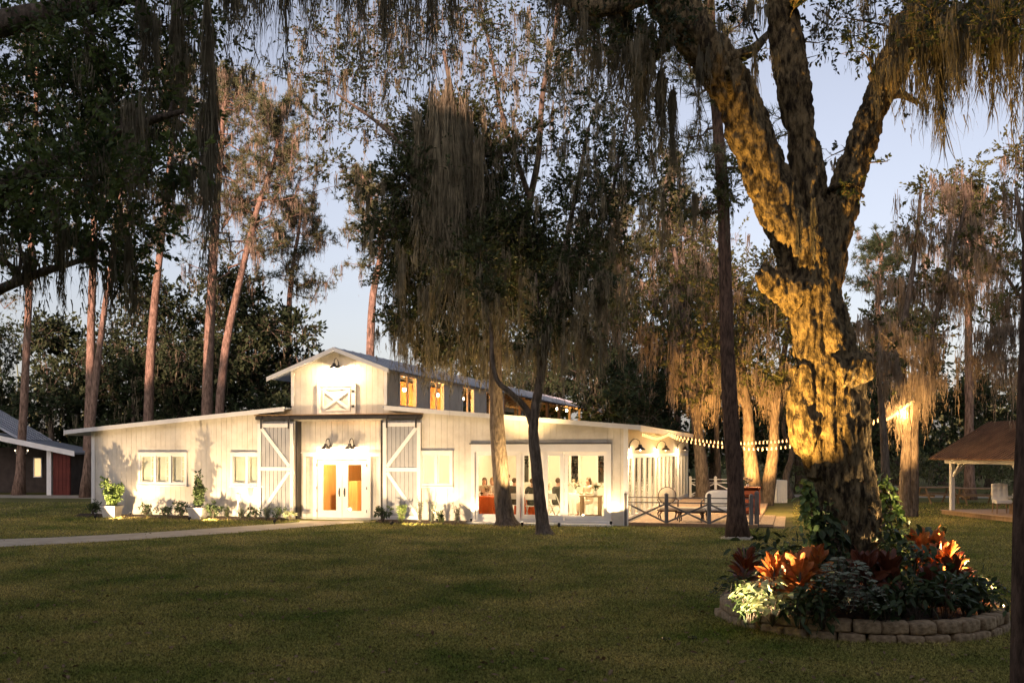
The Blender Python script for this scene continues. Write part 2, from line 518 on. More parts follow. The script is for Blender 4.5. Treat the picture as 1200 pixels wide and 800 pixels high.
class Skel:
    """Trunk and limbs: nodes a new branch can leave from."""
    def __init__(s, mb):
        s.mb, s.N, s.R = mb, [], []
    def limb(s, pts, r0, r1, n=14, sides=8, wob=0.04, flare=0.0, power=1.0):
        c = curve(pts, n)
        t = np.linspace(0, 1, n)
        rad = r0 + (r1 - r0) * t ** power
        if flare:
            rad = rad * (1 + flare * np.exp(-t * len(t) * 0.55))
        s.mb.tube(c, rad, sides, True, wob)
        s.N += list(c)
        s.R += list(rad)
        return c
    def reach(s, target, r_end=0.012, sides=5, bow=0.12, below=2.0, rmax=0.09):
        target = np.asarray(target, float)
        N = np.array(s.N)
        d = target - N
        dist = np.linalg.norm(d, axis=1)
        cost = dist + below * np.maximum(0, -d[:, 2]) - 0.3 * np.maximum(0, d[:, 2]) * 0.3
        i = int(np.argmin(cost))
        a = N[i]
        L = dist[i]
        if L < 0.15:
            return
        r0 = min(s.R[i] * 0.75, 0.018 * L + r_end, rmax)
        k = max(5, int(L * 1.5))
        t = np.linspace(0, 1, k)[:, None]
        p = a + (target - a) * t
        bowv = rand_unit(1)[0] * bow * L
        bowv[2] = abs(bowv[2])
        p = p + bowv * np.sin(t * math.pi) + np.concatenate([np.zeros((1, 3)), RNG.normal(size=(k - 1, 3)) * 0.03 * L / math.sqrt(k)])
        rad = np.linspace(r0, r_end, k)
        s.mb.tube(p, rad, sides, False)
        s.N += list(p[1:])
        s.R += list(rad[1:])

LEAFX, MOSSX = 1.0, 1.0
def leafy_tree(name, label, base, trunks, blobs, leaf='leaf_oak', bark='bark', L=0.12, group=None, moss=None, mossmat='moss', sides=12, per=13, twig=0.006, ratio=0.5, cat='tree', extra_moss=None, rib=0.014, strands=40, flare=0.5):
    """trunks: [(points, r0, r1)]; blobs: [(centre, radius, leaf count, moss count)]."""
    base = np.asarray(base, float)
    root = thing(name, label, cat, base, 0, group)
    tm, lm, mm = MB(), MB(), MB()
    sk = Skel(tm)
    for i, (pts, r0, r1) in enumerate(trunks):
        sk.limb(pts, r0, r1, n=max(12, int(6 * len(pts))), sides=sides, flare=flare if i == 0 else 0)
    order = sorted(blobs, key=lambda b: np.linalg.norm(np.asarray(b[0]) - np.array(sk.N)[np.argmin(np.linalg.norm(np.array(sk.N) - np.asarray(b[0]), axis=1))]))
    for c, r, n, k in order:
        c = np.asarray(c, float)
        r3 = np.broadcast_to(np.asarray(r, float), (3,))
        sk.reach(c, r_end=0.014)
        for _ in range(3):
            sk.reach(c + rand_unit(1)[0] * r3 * 0.8, r_end=twig * 0.7, sides=4)
        blob_leaves(lm, c, r3, int(n * LEAFX * (1.45 if LEAFX > 1.7 and n >= 1400 else 1)), L, tm, ratio, per, twig)
        k = int(round(k * MOSSX))
        if k:
            A = c + RNG.normal(size=(int(k), 3)) * r3 * np.array([0.6, 0.6, 0.35]) - np.array([0, 0, 0.25]) * r3
            lo, hi, w = moss or (0.6, 1.6, 0.12)
            add_moss(mm, A, lo + (hi - lo) * RNG.random(int(k)) ** 1.6, w * (0.5 + RNG.random(int(k))), strands, rib)
    if extra_moss:
        for a, l, w, ns in extra_moss:
            add_moss(mm, [a], [l], [w], ns, rib)
    tm.build('trunk', M[bark], root, True, base)
    if lm.n:
        lm.build('crown', M[leaf], root, False, base)
    if mm.n:
        tag(mm.build('hanging_moss', M[mossmat], root, False, base), kind='stuff')
    return root

def add_needles(mb, C, n, L, w, updir=0.25):
    m = len(C) * n
    c = np.repeat(np.asarray(C), n, 0)
    d = nrm(rand_unit(m) + np.array([0, 0, updir]))
    l = L * (0.6 + 0.5 * RNG.random((m, 1)))
    s = nrm(np.cross(d, rand_unit(m))) * w / 2
    tip = c + d * l
    V = np.stack([c - s, c + s, tip], 1).reshape(-1, 3)
    mb.add(V, None, np.arange(m * 3).reshape(-1, 3))

def pine(label, pts, r0, r1, crown_from=0.5, nb=26, blen=(1.2, 3.6), group='tall mossy pines behind the barn', moss=60, needle_L=0.34, needle_w=0.035, bark='bark_pine', name='pine_tree', seed=1, sides=9, mosslen=(0.5, 2.0), tuft=14, rib=0.05, leafmat='needle', mossmat='moss_far'):
    global RNG
    keep = RNG
    RNG = np.random.default_rng(seed)
    base = np.asarray(pts[0], float)
    root = thing(name, label, 'tree', base, 0, group)
    tm, lm, mm = MB(), MB(), MB()
    c = curve(pts, 22)
    t = np.linspace(0, 1, 22)
    rad = r0 + (r1 - r0) * t
    rad[0] *= 1.6
    rad[1] *= 1.12
    tm.tube(c, rad, sides, True, 0.04)
    Ht = c[-1][2] - base[2]
    tufts, anch = [], []
    for b in range(nb):
        f = crown_from + (1 - crown_from) * ((b + RNG.random()) / nb) ** 0.85
        i = min(21, f * 21)
        i0 = int(min(20, i))
        o = c[i0] + (c[i0 + 1] - c[i0]) * (i - i0)
        az = RNG.random() * 2 * math.pi
        full = 1 - 0.65 * max(0, (f - crown_from) / (1 - crown_from)) ** 1.5
        ln = (blen[0] + (blen[1] - blen[0]) * RNG.random()) * full
        el = -0.05 + 0.75 * (f - crown_from) / (1 - crown_from) + RNG.normal() * 0.15
        d = np.array([math.cos(az) * math.cos(el), math.sin(az) * math.cos(el), math.sin(el)])
        k = 7
        tt = np.linspace(0, 1, k)[:, None]
        p = o + d * ln * tt + np.array([0, 0, 1]) * (0.12 * ln * (tt ** 2) - 0.16 * ln * np.sin(tt * math.pi)) + np.concatenate([np.zeros((1, 3)), RNG.normal(size=(k - 1, 3)) * 0.07 * ln])
        br = max(0.02, rad[i0] * 0.32)
        tm.tube(p, np.linspace(br, 0.012, k), 4, False)
        for q in range(2, k):
            for _ in range(3):
                e = p[q] + nrm(d * 0.6 + rand_unit(1)[0] + np.array([0, 0, 0.35])) * ln * (0.10 + 0.16 * RNG.random())
                tm.tube(np.array([p[q], (p[q] + e) / 2 + [0, 0, 0.04], e]), [0.014, 0.012, 0.008], 3, False)
                tufts += [e, e + RNG.normal(size=3) * 0.18, (p[q] + e) / 2]
            anch.append(p[q])
    tufts = np.array(tufts)
    add_needles(lm, tufts, tuft, needle_L, needle_w)
    if moss:
        anch = np.array(anch)
        A = anch[RNG.integers(0, len(anch), moss)] + RNG.normal(size=(moss, 3)) * 0.15
        add_moss(mm, A, mosslen[0] + (mosslen[1] - mosslen[0]) * RNG.random(moss) ** 2, 0.16, 22, rib * 0.62, 5)
    tm.build('trunk', M[bark], root, True, base)
    lm.build('crown', M[leafmat], root, False, base)
    if mm.n:
        tag(mm.build('hanging_moss', M[mossmat], root, False, base), kind='stuff')
    RNG = keep
    return root

def shrub(name, label, loc, r, h, n, L, leaf, cat='shrub', group=None, spiky=False, stems=7, ratio=0.42):
    root = thing(name, label, cat, loc, RNG.random() * 6, group)
    sm, lm = MB(), MB()
    for i in range(stems):
        a = RNG.random() * 6.28
        e = np.array([math.cos(a) * r * 0.6 * RNG.random(), math.sin(a) * r * 0.6 * RNG.random(), h * (0.55 + 0.4 * RNG.random())])
        sm.tube(np.array([[e[0] * 0.1, e[1] * 0.1, -0.03], e * [0.5, 0.5, 0.55], e]), [0.012, 0.009, 0.005], 4, False)
        if spiky:
            k = n // stems
            f = RNG.random((k, 1))
            C = e * f * [1, 1, 1]
            D = nrm(np.array([math.cos(a), math.sin(a), 0.3]) * 0.4 + rand_unit(k) + [0, 0, 0.6])
            add_leaves(lm, C, D, L * (0.6 + 0.6 * RNG.random(k)), ratio)
    if not spiky:
        for i in range(stems):
            a = RNG.random() * 6.28
            q = math.sqrt(RNG.random())
            c = (math.cos(a) * r * 0.55 * q, math.sin(a) * r * 0.55 * q, h * (0.35 + 0.4 * RNG.random()))
            blob_leaves(lm, c, (r * 0.5, r * 0.5, h * 0.3), n // stems, L, sm, ratio, 9, 0.004)
    sm.build('stem', M['bark'], root)
    lm.build('foliage', M[leaf], root)
    return root

# ------------------------------------------------------------------ ground
M['lawn'].node_tree.nodes['Mapping'].inputs['Scale'].default_value = (1, 1, 1)
g = MB()
xs = np.linspace(-260, 260, 53)
ys = np.linspace(-120, 400, 53)
gx, gy = np.meshgrid(xs, ys)
gv = np.stack([gx, gy, np.zeros_like(gx)], -1).reshape(-1, 3)
ii, jj = np.meshgrid(np.arange(52), np.arange(52))
q0 = (jj * 53 + ii).ravel()
g.add(gv, np.stack([q0, q0 + 1, q0 + 54, q0 + 53], -1))
lawn = g.build('lawn', M['lawn'])
tag(lawn, kind='structure')

up = [(-420, 639), (-200, 636), (0, 632), (60, 630), (120, 627), (185, 623.5), (250, 619), (300, 615.5), (350, 612), (352, 610.2)]
lo = [(-420, 646), (-200, 645), (0, 641), (70, 637.5), (150, 633), (215, 628.5), (280, 624), (335, 619.5), (400, 614), (440, 611)]
pv = [G(*a) + [0, 0, 0.012] for a in up] + [G(*a) + [0, 0, 0.012] for a in lo]
g = MB()
g.add(pv, [(i, i + 10, i + 11, i + 1) for i in range(9)])
tag(g.build('path', M['path']), kind='structure')
PATH_Y = lambda px: (np.interp(px, [a[0] for a in lo], [a[1] for a in lo]), np.interp(px, [a[0] for a in up], [a[1] for a in up]))

g = MB()                                                     # pale sandy track beyond the lawn
for i in range(24):
    x0, x1 = -60 + i * 6, -54 + i * 6
    f = lambda x: 50.5 + 1.2 * math.sin(x * 0.13)
    g.add([(x0, f(x0), 0.008), (x1, f(x1), 0.008), (x1, f(x1) + 3.2, 0.008), (x0, f(x0) + 3.2, 0.008)], [(0, 1, 2, 3)])
tag(g.build('dirt_track', M['path']), kind='structure')

# ------------------------------------------------------------------ the white barn
C0 = np.array([-6.017, 34.624])
DX = np.array([0.962, -0.272]) / math.hypot(0.962, 0.272)
BX = np.array([-DX[1], DX[0]])
BROT = math.atan2(DX[1], DX[0])
def Bw(t, u, z=0.0):
    p = C0 + DX * t + BX * u
    return np.array([p[0], p[1], z])
def tpx(px, u=0.0):
    k = (px - 600) / F
    c = C0 + BX * u
    return (k * c[1] - c[0]) / (DX[0] - k * DX[1])
def upx(px, t):
    k = (px - 600) / F
    c = C0 + DX * t
    return (k * c[1] - c[0]) / (BX[0] - k * BX[1])
def zpy(py, t, u=0.0):
    return H + (HY - py) / F * Bw(t, u)[1]

barn = thing('white_barn', 'long white board barn with a raised gable centre, lit windows and sliding doors', 'barn', (C0[0], C0[1], 0), BROT)
TW, WW = 1.82, 10.05                      # half width of the raised centre, of the whole front
Z_AP, Z_TE, Z_IN, SL = 5.90, 5.20, 3.86, 0.084
wing_z = lambda x: Z_IN - (abs(x) - TW) * SL
def front_top(x):
    return Z_AP - (Z_AP - Z_TE) / TW * abs(x) if abs(x) < TW - 1e-6 else wing_z(x)

def panels(a0, a1, ztop, holes, zb, pitch, mapf, d0, d1, gap, breaks=()):
    """Vertical boards between a0 and a1 with rectangular holes cut out; ztop(a) is the upper edge."""
    mb = MB()
    joints = []
    if pitch:
        k0 = math.ceil(a0 / pitch + 1e-6)
        while k0 * pitch < a1 - 1e-6:
            joints.append(k0 * pitch)
            k0 += 1
    e = sorted(set([round(v, 4) for v in [a0, a1, *joints, *breaks] + [h[i] for h in holes for i in (0, 1)] if a0 - 1e-6 <= v <= a1 + 1e-6]))
    jset = set(round(j, 4) for j in joints)
    for x0, x1 in zip(e[:-1], e[1:]):
        if x1 - x0 < 0.004:
            continue
        xm = (x0 + x1) / 2
        xa = x0 + (gap if x0 in jset else 0)
        xb = x1 - (gap if x1 in jset else 0)
        cuts = sorted((h[2], h[3]) for h in holes if h[0] < xm < h[1])
        ta, tb = ztop(xa * 0.999 + xm * 0.001), ztop(xb * 0.999 + xm * 0.001)
        z = zb
        for c0, c1 in cuts + [(None, None)]:
            if c0 is None:
                if min(ta, tb) - z > 0.005:
                    mb.hexa([mapf(xa, d0, z), mapf(xb, d0, z), mapf(xb, d1, z), mapf(xa, d1, z), mapf(xa, d0, ta), mapf(xb, d0, tb), mapf(xb, d1, tb), mapf(xa, d1, ta)])
            else:
                if c0 - z > 0.005:
                    mb.hexa([mapf(xa, d0, z), mapf(xb, d0, z), mapf(xb, d1, z), mapf(xa, d1, z), mapf(xa, d0, c0), mapf(xb, d0, c0), mapf(xb, d1, c0), mapf(xa, d1, c0)])
                z = max(z, c1)
    return mb

front = lambda a, d, z: (a, d, z)
W1 = (tpx(165), tpx(217.5), 1.22, 2.24)
W2 = (tpx(273), tpx(307), 1.22, 2.24)
W3 = (tpx(495), tpx(528.5), 1.28, 2.30)
GLZ = (tpx(556), tpx(713), 0.10, 2.52)
BAY = (-1.62, 1.62, -0.1, 3.44)
HAY = (-0.80, 0.66, 3.62, 4.74)
holes = [W1, W2, W3, GLZ, BAY]
panels(-WW, WW, front_top, holes, 0.0, 0.21, front, -0.016, 0.0, 0.0035, (-TW, TW, 0)).build('front_siding', M['white'], barn)
panels(-WW, WW, front_top, holes, 0.0, None, front, 0.0, 0.14, 0, (-TW, TW, 0)).build('front_wall', M['white'], barn)
# the set-back centre bay with the double door
bayf = lambda a, d, z: (a, d + 0.30, z)
DH = (-0.98, 0.98, -0.1, 2.16)
panels(-1.62, 1.62, lambda a: 3.44, [DH], 0.0, 0.21, bayf, -0.016, 0.0, 0.0035).build('bay_siding', M['white'], barn)
panels(-1.62, 1.62, lambda a: 3.44, [DH], 0.0, None, bayf, 0.0, 0.12, 0).build('bay_wall', M['white'], barn)
for s in (-1, 1):
    b = MB()
    b.box(s * 1.62 - 0.035, s * 1.62 + 0.035, -0.045, 0.268, 0.0, 3.44)
    b.build('bay_jamb', M['dark_metal'], barn)
b = MB()
b.box(-1.50, 1.50, 0.205, 0.268, 2.20, 2.31)
b.box(-1.50, -1.39, 0.225, 0.268, 0.0, 2.197)
b.box(1.39, 1.50, 0.225, 0.268, 0.0, 2.197)
b.box(-1.56, 1.56, 0.165, 0.268, 2.313, 2.35)
b.build('door_surround', M['trim'], barn, bevel=0.006)
b = MB()
b.box(-1.10, -0.955, 0.20, 0.36, 0.02, 2.197)
b.box(0.955, 1.10, 0.20, 0.36, 0.02, 2.197)
b.box(-0.953, 0.953, 0.20, 0.36, 2.09, 2.197)
b.box(-1.10, 1.10, 0.16, 0.42, -0.02, 0.018)
b.build('door_frame', M['trim'], barn, bevel=0.006)
for s in (-1, 1):
    b = MB()
    x0, x1 = sorted((s * 0.012, s * 0.945))
    b.box(x0, x0 + 0.20, 0.245, 0.29, 0.03, 2.08)
    b.box(x1 - 0.20, x1, 0.245, 0.29, 0.03, 2.08)
    b.box(x0 + 0.20, x1 - 0.20, 0.246, 0.289, 0.03, 0.30)
    b.box(x0 + 0.20, x1 - 0.20, 0.246, 0.289, 1.93, 2.08)
    for q in (x0 + 0.20, x1 - 0.212):
        b.box(q, q + 0.012, 0.238, 0.297, 0.30, 1.93)
    for q in (0.30, 1.918):
        b.box(x0 + 0.212, x1 - 0.212, 0.238, 0.297, q, q + 0.012)
    d = b.build('door', M['trim'], barn)
    p = MB()
    p.box(x0 + 0.205, x1 - 0.205, 0.262, 0.268, 0.305, 1.925)
    p.build('pane', M['glass'], d)
    h = MB()
    hx = s * 0.10
    h.tube([(hx, 0.24, 1.03), (hx, 0.19, 1.03), (hx, 0.175, 1.0), (hx, 0.175, 0.88)], 0.013, 6)
    h.box(hx - 0.025, hx + 0.025, 0.232, 0.2449, 0.80, 1.10)
    h.build('handle', M['dark_metal'], d)
    for hz in (0.25, 1.05, 1.85):
        k = MB()
        k.box(s * 0.95 - 0.012, s * 0.95 + 0.012, 0.185, 0.1995, hz, hz + 0.10)
        k.build('hinge', M['dark_metal'], d)

# sliding doors on their track
b = MB()
b.box(-3.17, 3.12, -0.16, -0.10, 3.50, 3.61)
b.box(-3.17, 3.12, -0.0999, -0.032, 3.53, 3.64)
trk = b.build('sliding_track', M['dark_metal'], barn)
b = MB()
b.box(-3.2, 3.15, -0.22, -0.035, 3.642, 3.675)
b.build('flashing', M['raw_wood'], trk)
for s in (-1, 1):
    x0, x1 = (-3.10, -1.70) if s < 0 else (1.70, 3.08)
    pn = panels(x0 + 0.06, x1 - 0.06, lambda a: 3.32, [], 0.09, 0.155, front, -0.105, -0.075, 0.007)
    pn.box(x0 + 0.06, x1 - 0.06, -0.0745, -0.055, 0.09, 3.32)
    d = pn.build('sliding_door', M['slidepanel'], barn)
    f = MB()
    f.box(x0, x0 + 0.13, -0.14, -0.06, 0.06, 3.36)
    f.box(x1 - 0.13, x1, -0.14, -0.06, 0.06, 3.36)
    for z0 in (0.06, 1.70, 3.23):
        f.box(x0 + 0.13, x1 - 0.13, -0.138, -0.062, z0, z0 + 0.13)
    inn, out = (x1 - 0.15, x0 + 0.15) if s < 0 else (x0 + 0.15, x1 - 0.15)
    f.bar((out, -0.122, 3.20), (inn, -0.122, 1.86), 0.032, 0.125)
    f.bar((inn, -0.122, 1.67), (out, -0.122, 0.21), 0.032, 0.125)
    f.build('brace_frame', M['trim'], d)
    for hx in (x0 + 0.16, x1 - 0.16):
        hg = MB()
        hg.box(hx - 0.03, hx + 0.03, -0.175, -0.162, 3.18, 3.60)
        hg.tube([(hx, -0.19, 3.575), (hx, -0.162, 3.575)], 0.05, 10)
        hg.build('hanger', M['dark_metal'], d)

# hay door in the gable
b = MB()
x0, x1, z0, z1 = HAY
b.box(x0 + 0.10, x1 - 0.10, -0.058, -0.032, z0 + 0.10, z1 - 0.10)
hd = b.build('hay_door', M['white'], barn)
b = MB()
b.box(x0, x0 + 0.11, -0.085, -0.0325, z0, z1)
b.box(x1 - 0.11, x1, -0.085, -0.0325, z0, z1)
b.box(x0 + 0.11, x1 - 0.11, -0.084, -0.033, z0, z0 + 0.11)
b.box(x0 + 0.11, x1 - 0.11, -0.084, -0.033, z1 - 0.11, z1)
ix0, ix1, iz0, iz1 = x0 + 0.21, x1 - 0.21, z0 + 0.22, z1 - 0.22
for (a0, a1, c0, c1) in ((ix0, ix0 + 0.06, iz0, iz1), (ix1 - 0.06, ix1, iz0, iz1), (ix0, ix1, iz0 - 0.062, iz0 - 0.002), (ix0, ix1, iz1 + 0.002, iz1 + 0.062)):
    b.box(a0, a1, -0.082, -0.0585, c0, c1)
b.bar((ix0 + 0.05, -0.079, iz0 + 0.02), (ix1 - 0.05, -0.079, iz1 - 0.02), 0.026, 0.10)
b.bar((ix0 + 0.05, -0.072, iz1 - 0.02), (ix1 - 0.05, -0.072, iz0 + 0.02), 0.026, 0.10)
b.build('cross_frame', M['trim'], hd)
for hz in (z0 + 0.28, z1 - 0.32):
    b = MB()
    b.box(x1 - 0.15, x1 - 0.04, -0.096, -0.0855, hz, hz + 0.08)
    b.build('hinge', M['dark_metal'], hd)

# windows of the wings
def window(t0, t1, z0, z1, n, blind, bars):
    f = MB()
    w = 0.075
    f.box(t0 - w, t0 + 0.02, -0.060, 0.05, z0 - w, z1 + w)
    f.box(t1 - 0.02, t1 + w, -0.060, 0.05, z0 - w, z1 + w)
    f.box(t0 + 0.02, t1 - 0.02, -0.058, 0.05, z0 - w, z0 + 0.02)
    f.box(t0 + 0.02, t1 - 0.02, -0.058, 0.05, z1 - 0.02, z1 + w)
    f.box(t0 - w - 0.03, t1 + w + 0.03, -0.10, -0.031, z1 + w + 0.002, z1 + w + 0.035)
    f.box(t0 - w - 0.03, t1 + w + 0.03, -0.11, -0.031, z0 - w - 0.045, z0 - w - 0.002)
    step = (t1 - t0) / n
    for i in range(1, n):
        f.box(t0 + i * step - 0.05, t0 + i * step + 0.05, -0.055, 0.045, z0 + 0.02, z1 - 0.02)
    o = f.build('window', M['trim'], barn)
    p, s, bl = MB(), MB(), MB()
    for i in range(n):
        a0 = t0 + i * step + (0.05 if i else 0.02)
        a1 = t0 + (i + 1) * step - (0.05 if i < n - 1 else 0.02)
        p.box(a0, a1, 0.010, 0.016, z0 + 0.02, z1 - 0.02)
        for (c0, c1, d0, d1) in ((a0, a0 + 0.035, z0 + 0.02, z1 - 0.02), (a1 - 0.035, a1, z0 + 0.02, z1 - 0.02), (a0 + 0.035, a1 - 0.035, z0 + 0.02, z0 + 0.055), (a0 + 0.035, a1 - 0.035, z1 - 0.055, z1 - 0.02)):
            s.box(c0, c1, -0.012, 0.0095, d0, d1)
        if bars:
            m = (a1 - 0.14)
            s.box(m - 0.01, m + 0.01, -0.010, 0.009, z0 + 0.056, z1 - 0.056)
            for q in range(1, 4):
                zz = z0 + (z1 - z0) * q / 4
                s.box(m + 0.011, a1 - 0.036, -0.009, 0.008, zz - 0.009, zz + 0.009)
        if blind:
            bl.box(a0, a1 - (0.16 if bars else 0.0), 0.09, 0.10, z0 + 0.0, z1)
    s.build('sash', M['trim'], o)
    p.build('pane', M['glass'], o)
    if blind:
        bl.build('blind', M['blind'], o)
    return o
window(*W1, 3, True, True)
window(*W2, 2, True, False)
window(*W3, 2, False, False)

# big sliding glass doors of the dining wing
t0, t1, z0, z1 = GLZ
b = MB()
w = 0.10
b.box(t0 - w, t0 + 0.03, -0.075, 0.09, 0.02, z1 + w)
b.box(t1 - 0.03, t1 + w, -0.075, 0.09, 0.02, z1 + w)
b.box(t0 + 0.03, t1 - 0.03, -0.074, 0.089, z1 - 0.16, z1 + w)
b.box(t0 + 0.03, t1 - 0.03, -0.074, 0.10, 0.02, 0.13)
b.build('glazing_frame', M['trim'], barn)
b = MB()
b.box(t0 - 0.16, t1 + 0.1, -0.10, -0.024, z1 + w + 0.003, z1 + w + 0.035)
b.build('flashing', M['dark_metal'], barn)
cuts = [t0 + 0.03, tpx(609.5), tpx(638), tpx(661), t1 - 0.03]
for i in range(4):
    a0, a1 = cuts[i] + 0.004, cuts[i + 1] - 0.004
    y = -0.03 if i % 2 == 0 else 0.025
    b = MB()
    st = 0.12
    b.box(a0, a0 + st, y, y + 0.05, 0.132, z1 - 0.162)
    b.box(a1 - st, a1, y, y + 0.05, 0.132, z1 - 0.162)
    b.box(a0 + st, a1 - st, y + 0.002, y + 0.048, 0.132, 0.30)
    b.box(a0 + st, a1 - st, y + 0.002, y + 0.048, z1 - 0.28, z1 - 0.162)
    d = b.build('glass_door', M['trim'], barn)
    p = MB()
    p.box(a0 + st, a1 - st, y + 0.02, y + 0.027, 0.30, z1 - 0.28)
    p.build('pane', M['glass'], d)
b = MB()
b.box(t0 - 0.25, t1 + 0.2, -0.55, -0.076, -0.02, 0.055)
b.build('doorstep', M['trim'], barn)

# corner boards, base, fascias and roofs
for s in (-1, 1):
    b = MB(); b.box(s * WW - 0.075, s * WW + 0.075, -0.055, -0.023, 0.0, wing_z(WW) - 0.01)
    b.build('corner_board', M['trim'], barn)
    b = MB(); b.box(s * (TW - 0.055) - 0.055, s * (TW - 0.055) + 0.055, -0.054, -0.023, wing_z(TW) + 0.12, Z_TE - 0.03)
    b.build('corner_board', M['trim'], barn)

LEN, OVF = 44.0, 0.42
RLEN = 19.6
def slab(mb, a, b_, y0, y1, th):
    """A sloping slab between section points a=(x,z) and b=(x,z), from y0 to y1."""
    mb.hexa([(a[0], y0, a[1]), (b_[0], y0, b_[1]), (b_[0], y1, b_[1]), (a[0], y1, a[1]), (a[0], y0, a[1] + th), (b_[0], y0, b_[1] + th), (b_[0], y1, b_[1] + th), (a[0], y1, a[1] + th)])
LW, RW = -11.0, 10.55
wz = lambda x: wing_z(x) + 0.004
b = MB()
slab(b, (LW, wz(LW)), (-TW - 0.002, wz(TW)), -OVF, LEN, 0.05)
b.build('wing_roof', M['tin'], barn)
b = MB()
slab(b, (TW + 0.002, wz(TW)), (RW, wz(RW)), -OVF, RLEN, 0.05)
slab(b, (TW + 0.002, wz(TW)), (6.2, wz(6.2)), RLEN + 0.002, LEN, 0.05)
b.build('wing_roof', M['tin'], barn)
b = MB()
def fascia_bar(mb, xa, xb, y, dz, h, th=0.03):
    za, zb = wz(xa), wz(xb)
    mb.hexa([(xa, y - th, za - dz), (xb, y - th, zb - dz), (xb, y, zb - dz), (xa, y, za - dz), (xa, y - th, za - dz + h), (xb, y - th, zb - dz + h), (xb, y, zb - dz + h), (xa, y, za - dz + h)])
fascia_bar(b, LW, -TW - 0.06, -OVF - 0.003, 0.075, 0.15)
fascia_bar(b, TW + 0.06, RW, -OVF - 0.003, 0.075, 0.15)
b.box(RW + 0.003, RW + 0.033, -OVF - 0.03, RLEN, wz(RW) - 0.12, wz(RW) + 0.075)
b.box(LW - 0.033, LW - 0.003, -OVF - 0.03, LEN, wz(LW) - 0.12, wz(LW) + 0.075)
b.build('wing_fascia', M['trim'], barn)
b = MB()                                                       # pale boarded soffit above the deck side
slab(b, (WW + 0.16, wz(WW + 0.16) - 0.035), (RW - 0.001, wz(RW) - 0.035), -OVF + 0.01, RLEN, 0.022)
b.build('soffit', M['ivory_wall'], barn)

ES = (Z_AP - Z_TE) / TW
EX, EXR = 2.55, 2.02
tz = lambda x: Z_AP + 0.004 - ES * abs(x)
for s in (-1, 1):
    b = MB()
    ex = EX if s < 0 else EXR
    slab(b, (0.001 * s, tz(0)), (s * ex, tz(ex)), -0.40, LEN, 0.05)
    n = 64
    for i in range(n):
        y = -0.36 + i * (LEN + 0.3) / n
        b.bar((s * 0.02, y, tz(0.02) + 0.062), (s * ex, y, tz(ex) + 0.062), 0.035, 0.026)
    b.build('upper_roof', M['tin'], barn)
b = MB()
for s in (-1, 1):
    a, c = np.array([0.0, -0.42, tz(0) - 0.03]), np.array([s * ((EX if s < 0 else EXR) + 0.02), -0.42, tz(EX if s < 0 else EXR) - 0.03])
    b.hexa([a + [0, -0.03, -0.055], c + [0, -0.03, -0.055], c + [0, 0.015, -0.055], a + [0, 0.015, -0.055], a + [0, -0.03, 0.085], c + [0, -0.03, 0.085], c + [0, 0.015, 0.085], a + [0, 0.015, 0.085]])
b.build('gable_fascia', M['trim'], barn)

# raised centre: side walls with clerestory windows, then open timber framing
side = lambda s: (lambda a, d, z: (s * (TW - 0.0) + (-d if s > 0 else d) * -1 * -1, a, z))
CW = [(1.0, 2.6), (4.0, 5.6), (7.9, 9.45), (11.2, 12.7)]
zc0, zc1 = 3.98, 5.08
cl_holes = [(a, c, zc0, zc1) for a, c in CW]
mapR = lambda a, d, z: (TW - d, a, z)
mapL = lambda a, d, z: (-TW + d, a, z)
panels(0.142, 14.2, lambda a: Z_TE - 0.01, cl_holes, Z_IN - 0.3, 0.21, mapR, -0.016, 0.0, 0.0035).build('clerestory_siding', M['white'], barn)
panels(0.142, 14.2, lambda a: Z_TE - 0.01, cl_holes, Z_IN - 0.3, None, mapR, 0.0, 0.10, 0).build('clerestory_wall', M['white'], barn)
panels(0.142, 14.2, lambda a: Z_TE - 0.01, [], Z_IN - 0.3, None, mapL, -0.03, 0.10, 0).build('clerestory_wall', M['white'], barn)
for a, c in CW:
    f = MB()
    f.box(TW - 0.05, TW + 0.055, a - 0.06, a + 0.03, zc0 - 0.06, zc1 + 0.06)
    f.box(TW - 0.05, TW + 0.055, c - 0.03, c + 0.06, zc0 - 0.06, zc1 + 0.06)
    f.box(TW - 0.049, TW + 0.054, a + 0.03, c - 0.03, zc0 - 0.06, zc0 + 0.03)
    f.box(TW - 0.049, TW + 0.054, a + 0.03, c - 0.03, zc1 - 0.03, zc1 + 0.06)
    m = (a + c) / 2
    f.box(TW - 0.03, TW + 0.04, m - 0.03, m + 0.03, zc0 + 0.03, zc1 - 0.03)
    o = f.build('clerestory_window', M['trim'], barn)
    p = MB()
    p.box(TW - 0.006, TW, a + 0.03, c - 0.03, zc0 + 0.03, zc1 - 0.03)
    p.build('pane', M['glass'], o)
b = MB()
for i in range(11):
    y = 14.4 + i * 2.95
    for s in (-1, 1):
        b.box(s * (TW - 0.07) - 0.07, s * (TW - 0.07) + 0.07, y - 0.07, y + 0.07, wing_z(TW) - 0.2, Z_TE - 0.12)
for s in (-1, 1):
    b.box(s * (TW - 0.07) - 0.06, s * (TW - 0.07) + 0.06, 14.25, LEN - 0.1, Z_TE - 0.12, Z_TE - 0.005)
for i in range(30):
    y = 14.5 + i
    for s in (-1, 1):
        b.bar((s * 0.03, y, tz(0.03) - 0.07), (s * (EXR - 0.04), y, tz(EXR - 0.04) - 0.07), 0.05, 0.12)
b.build('timber_frame', M['raw_wood'], barn)
# loft partition seen through the clerestory: pine boards
b = MB()
b.box(-1.0, -0.9, 0.3, 14.2, 3.62, 5.35)
b.box(-0.9, 1.66, 0.3, 14.2, 3.52, 3.60)
b.build('loft_partition', M['pine_wood'], barn)
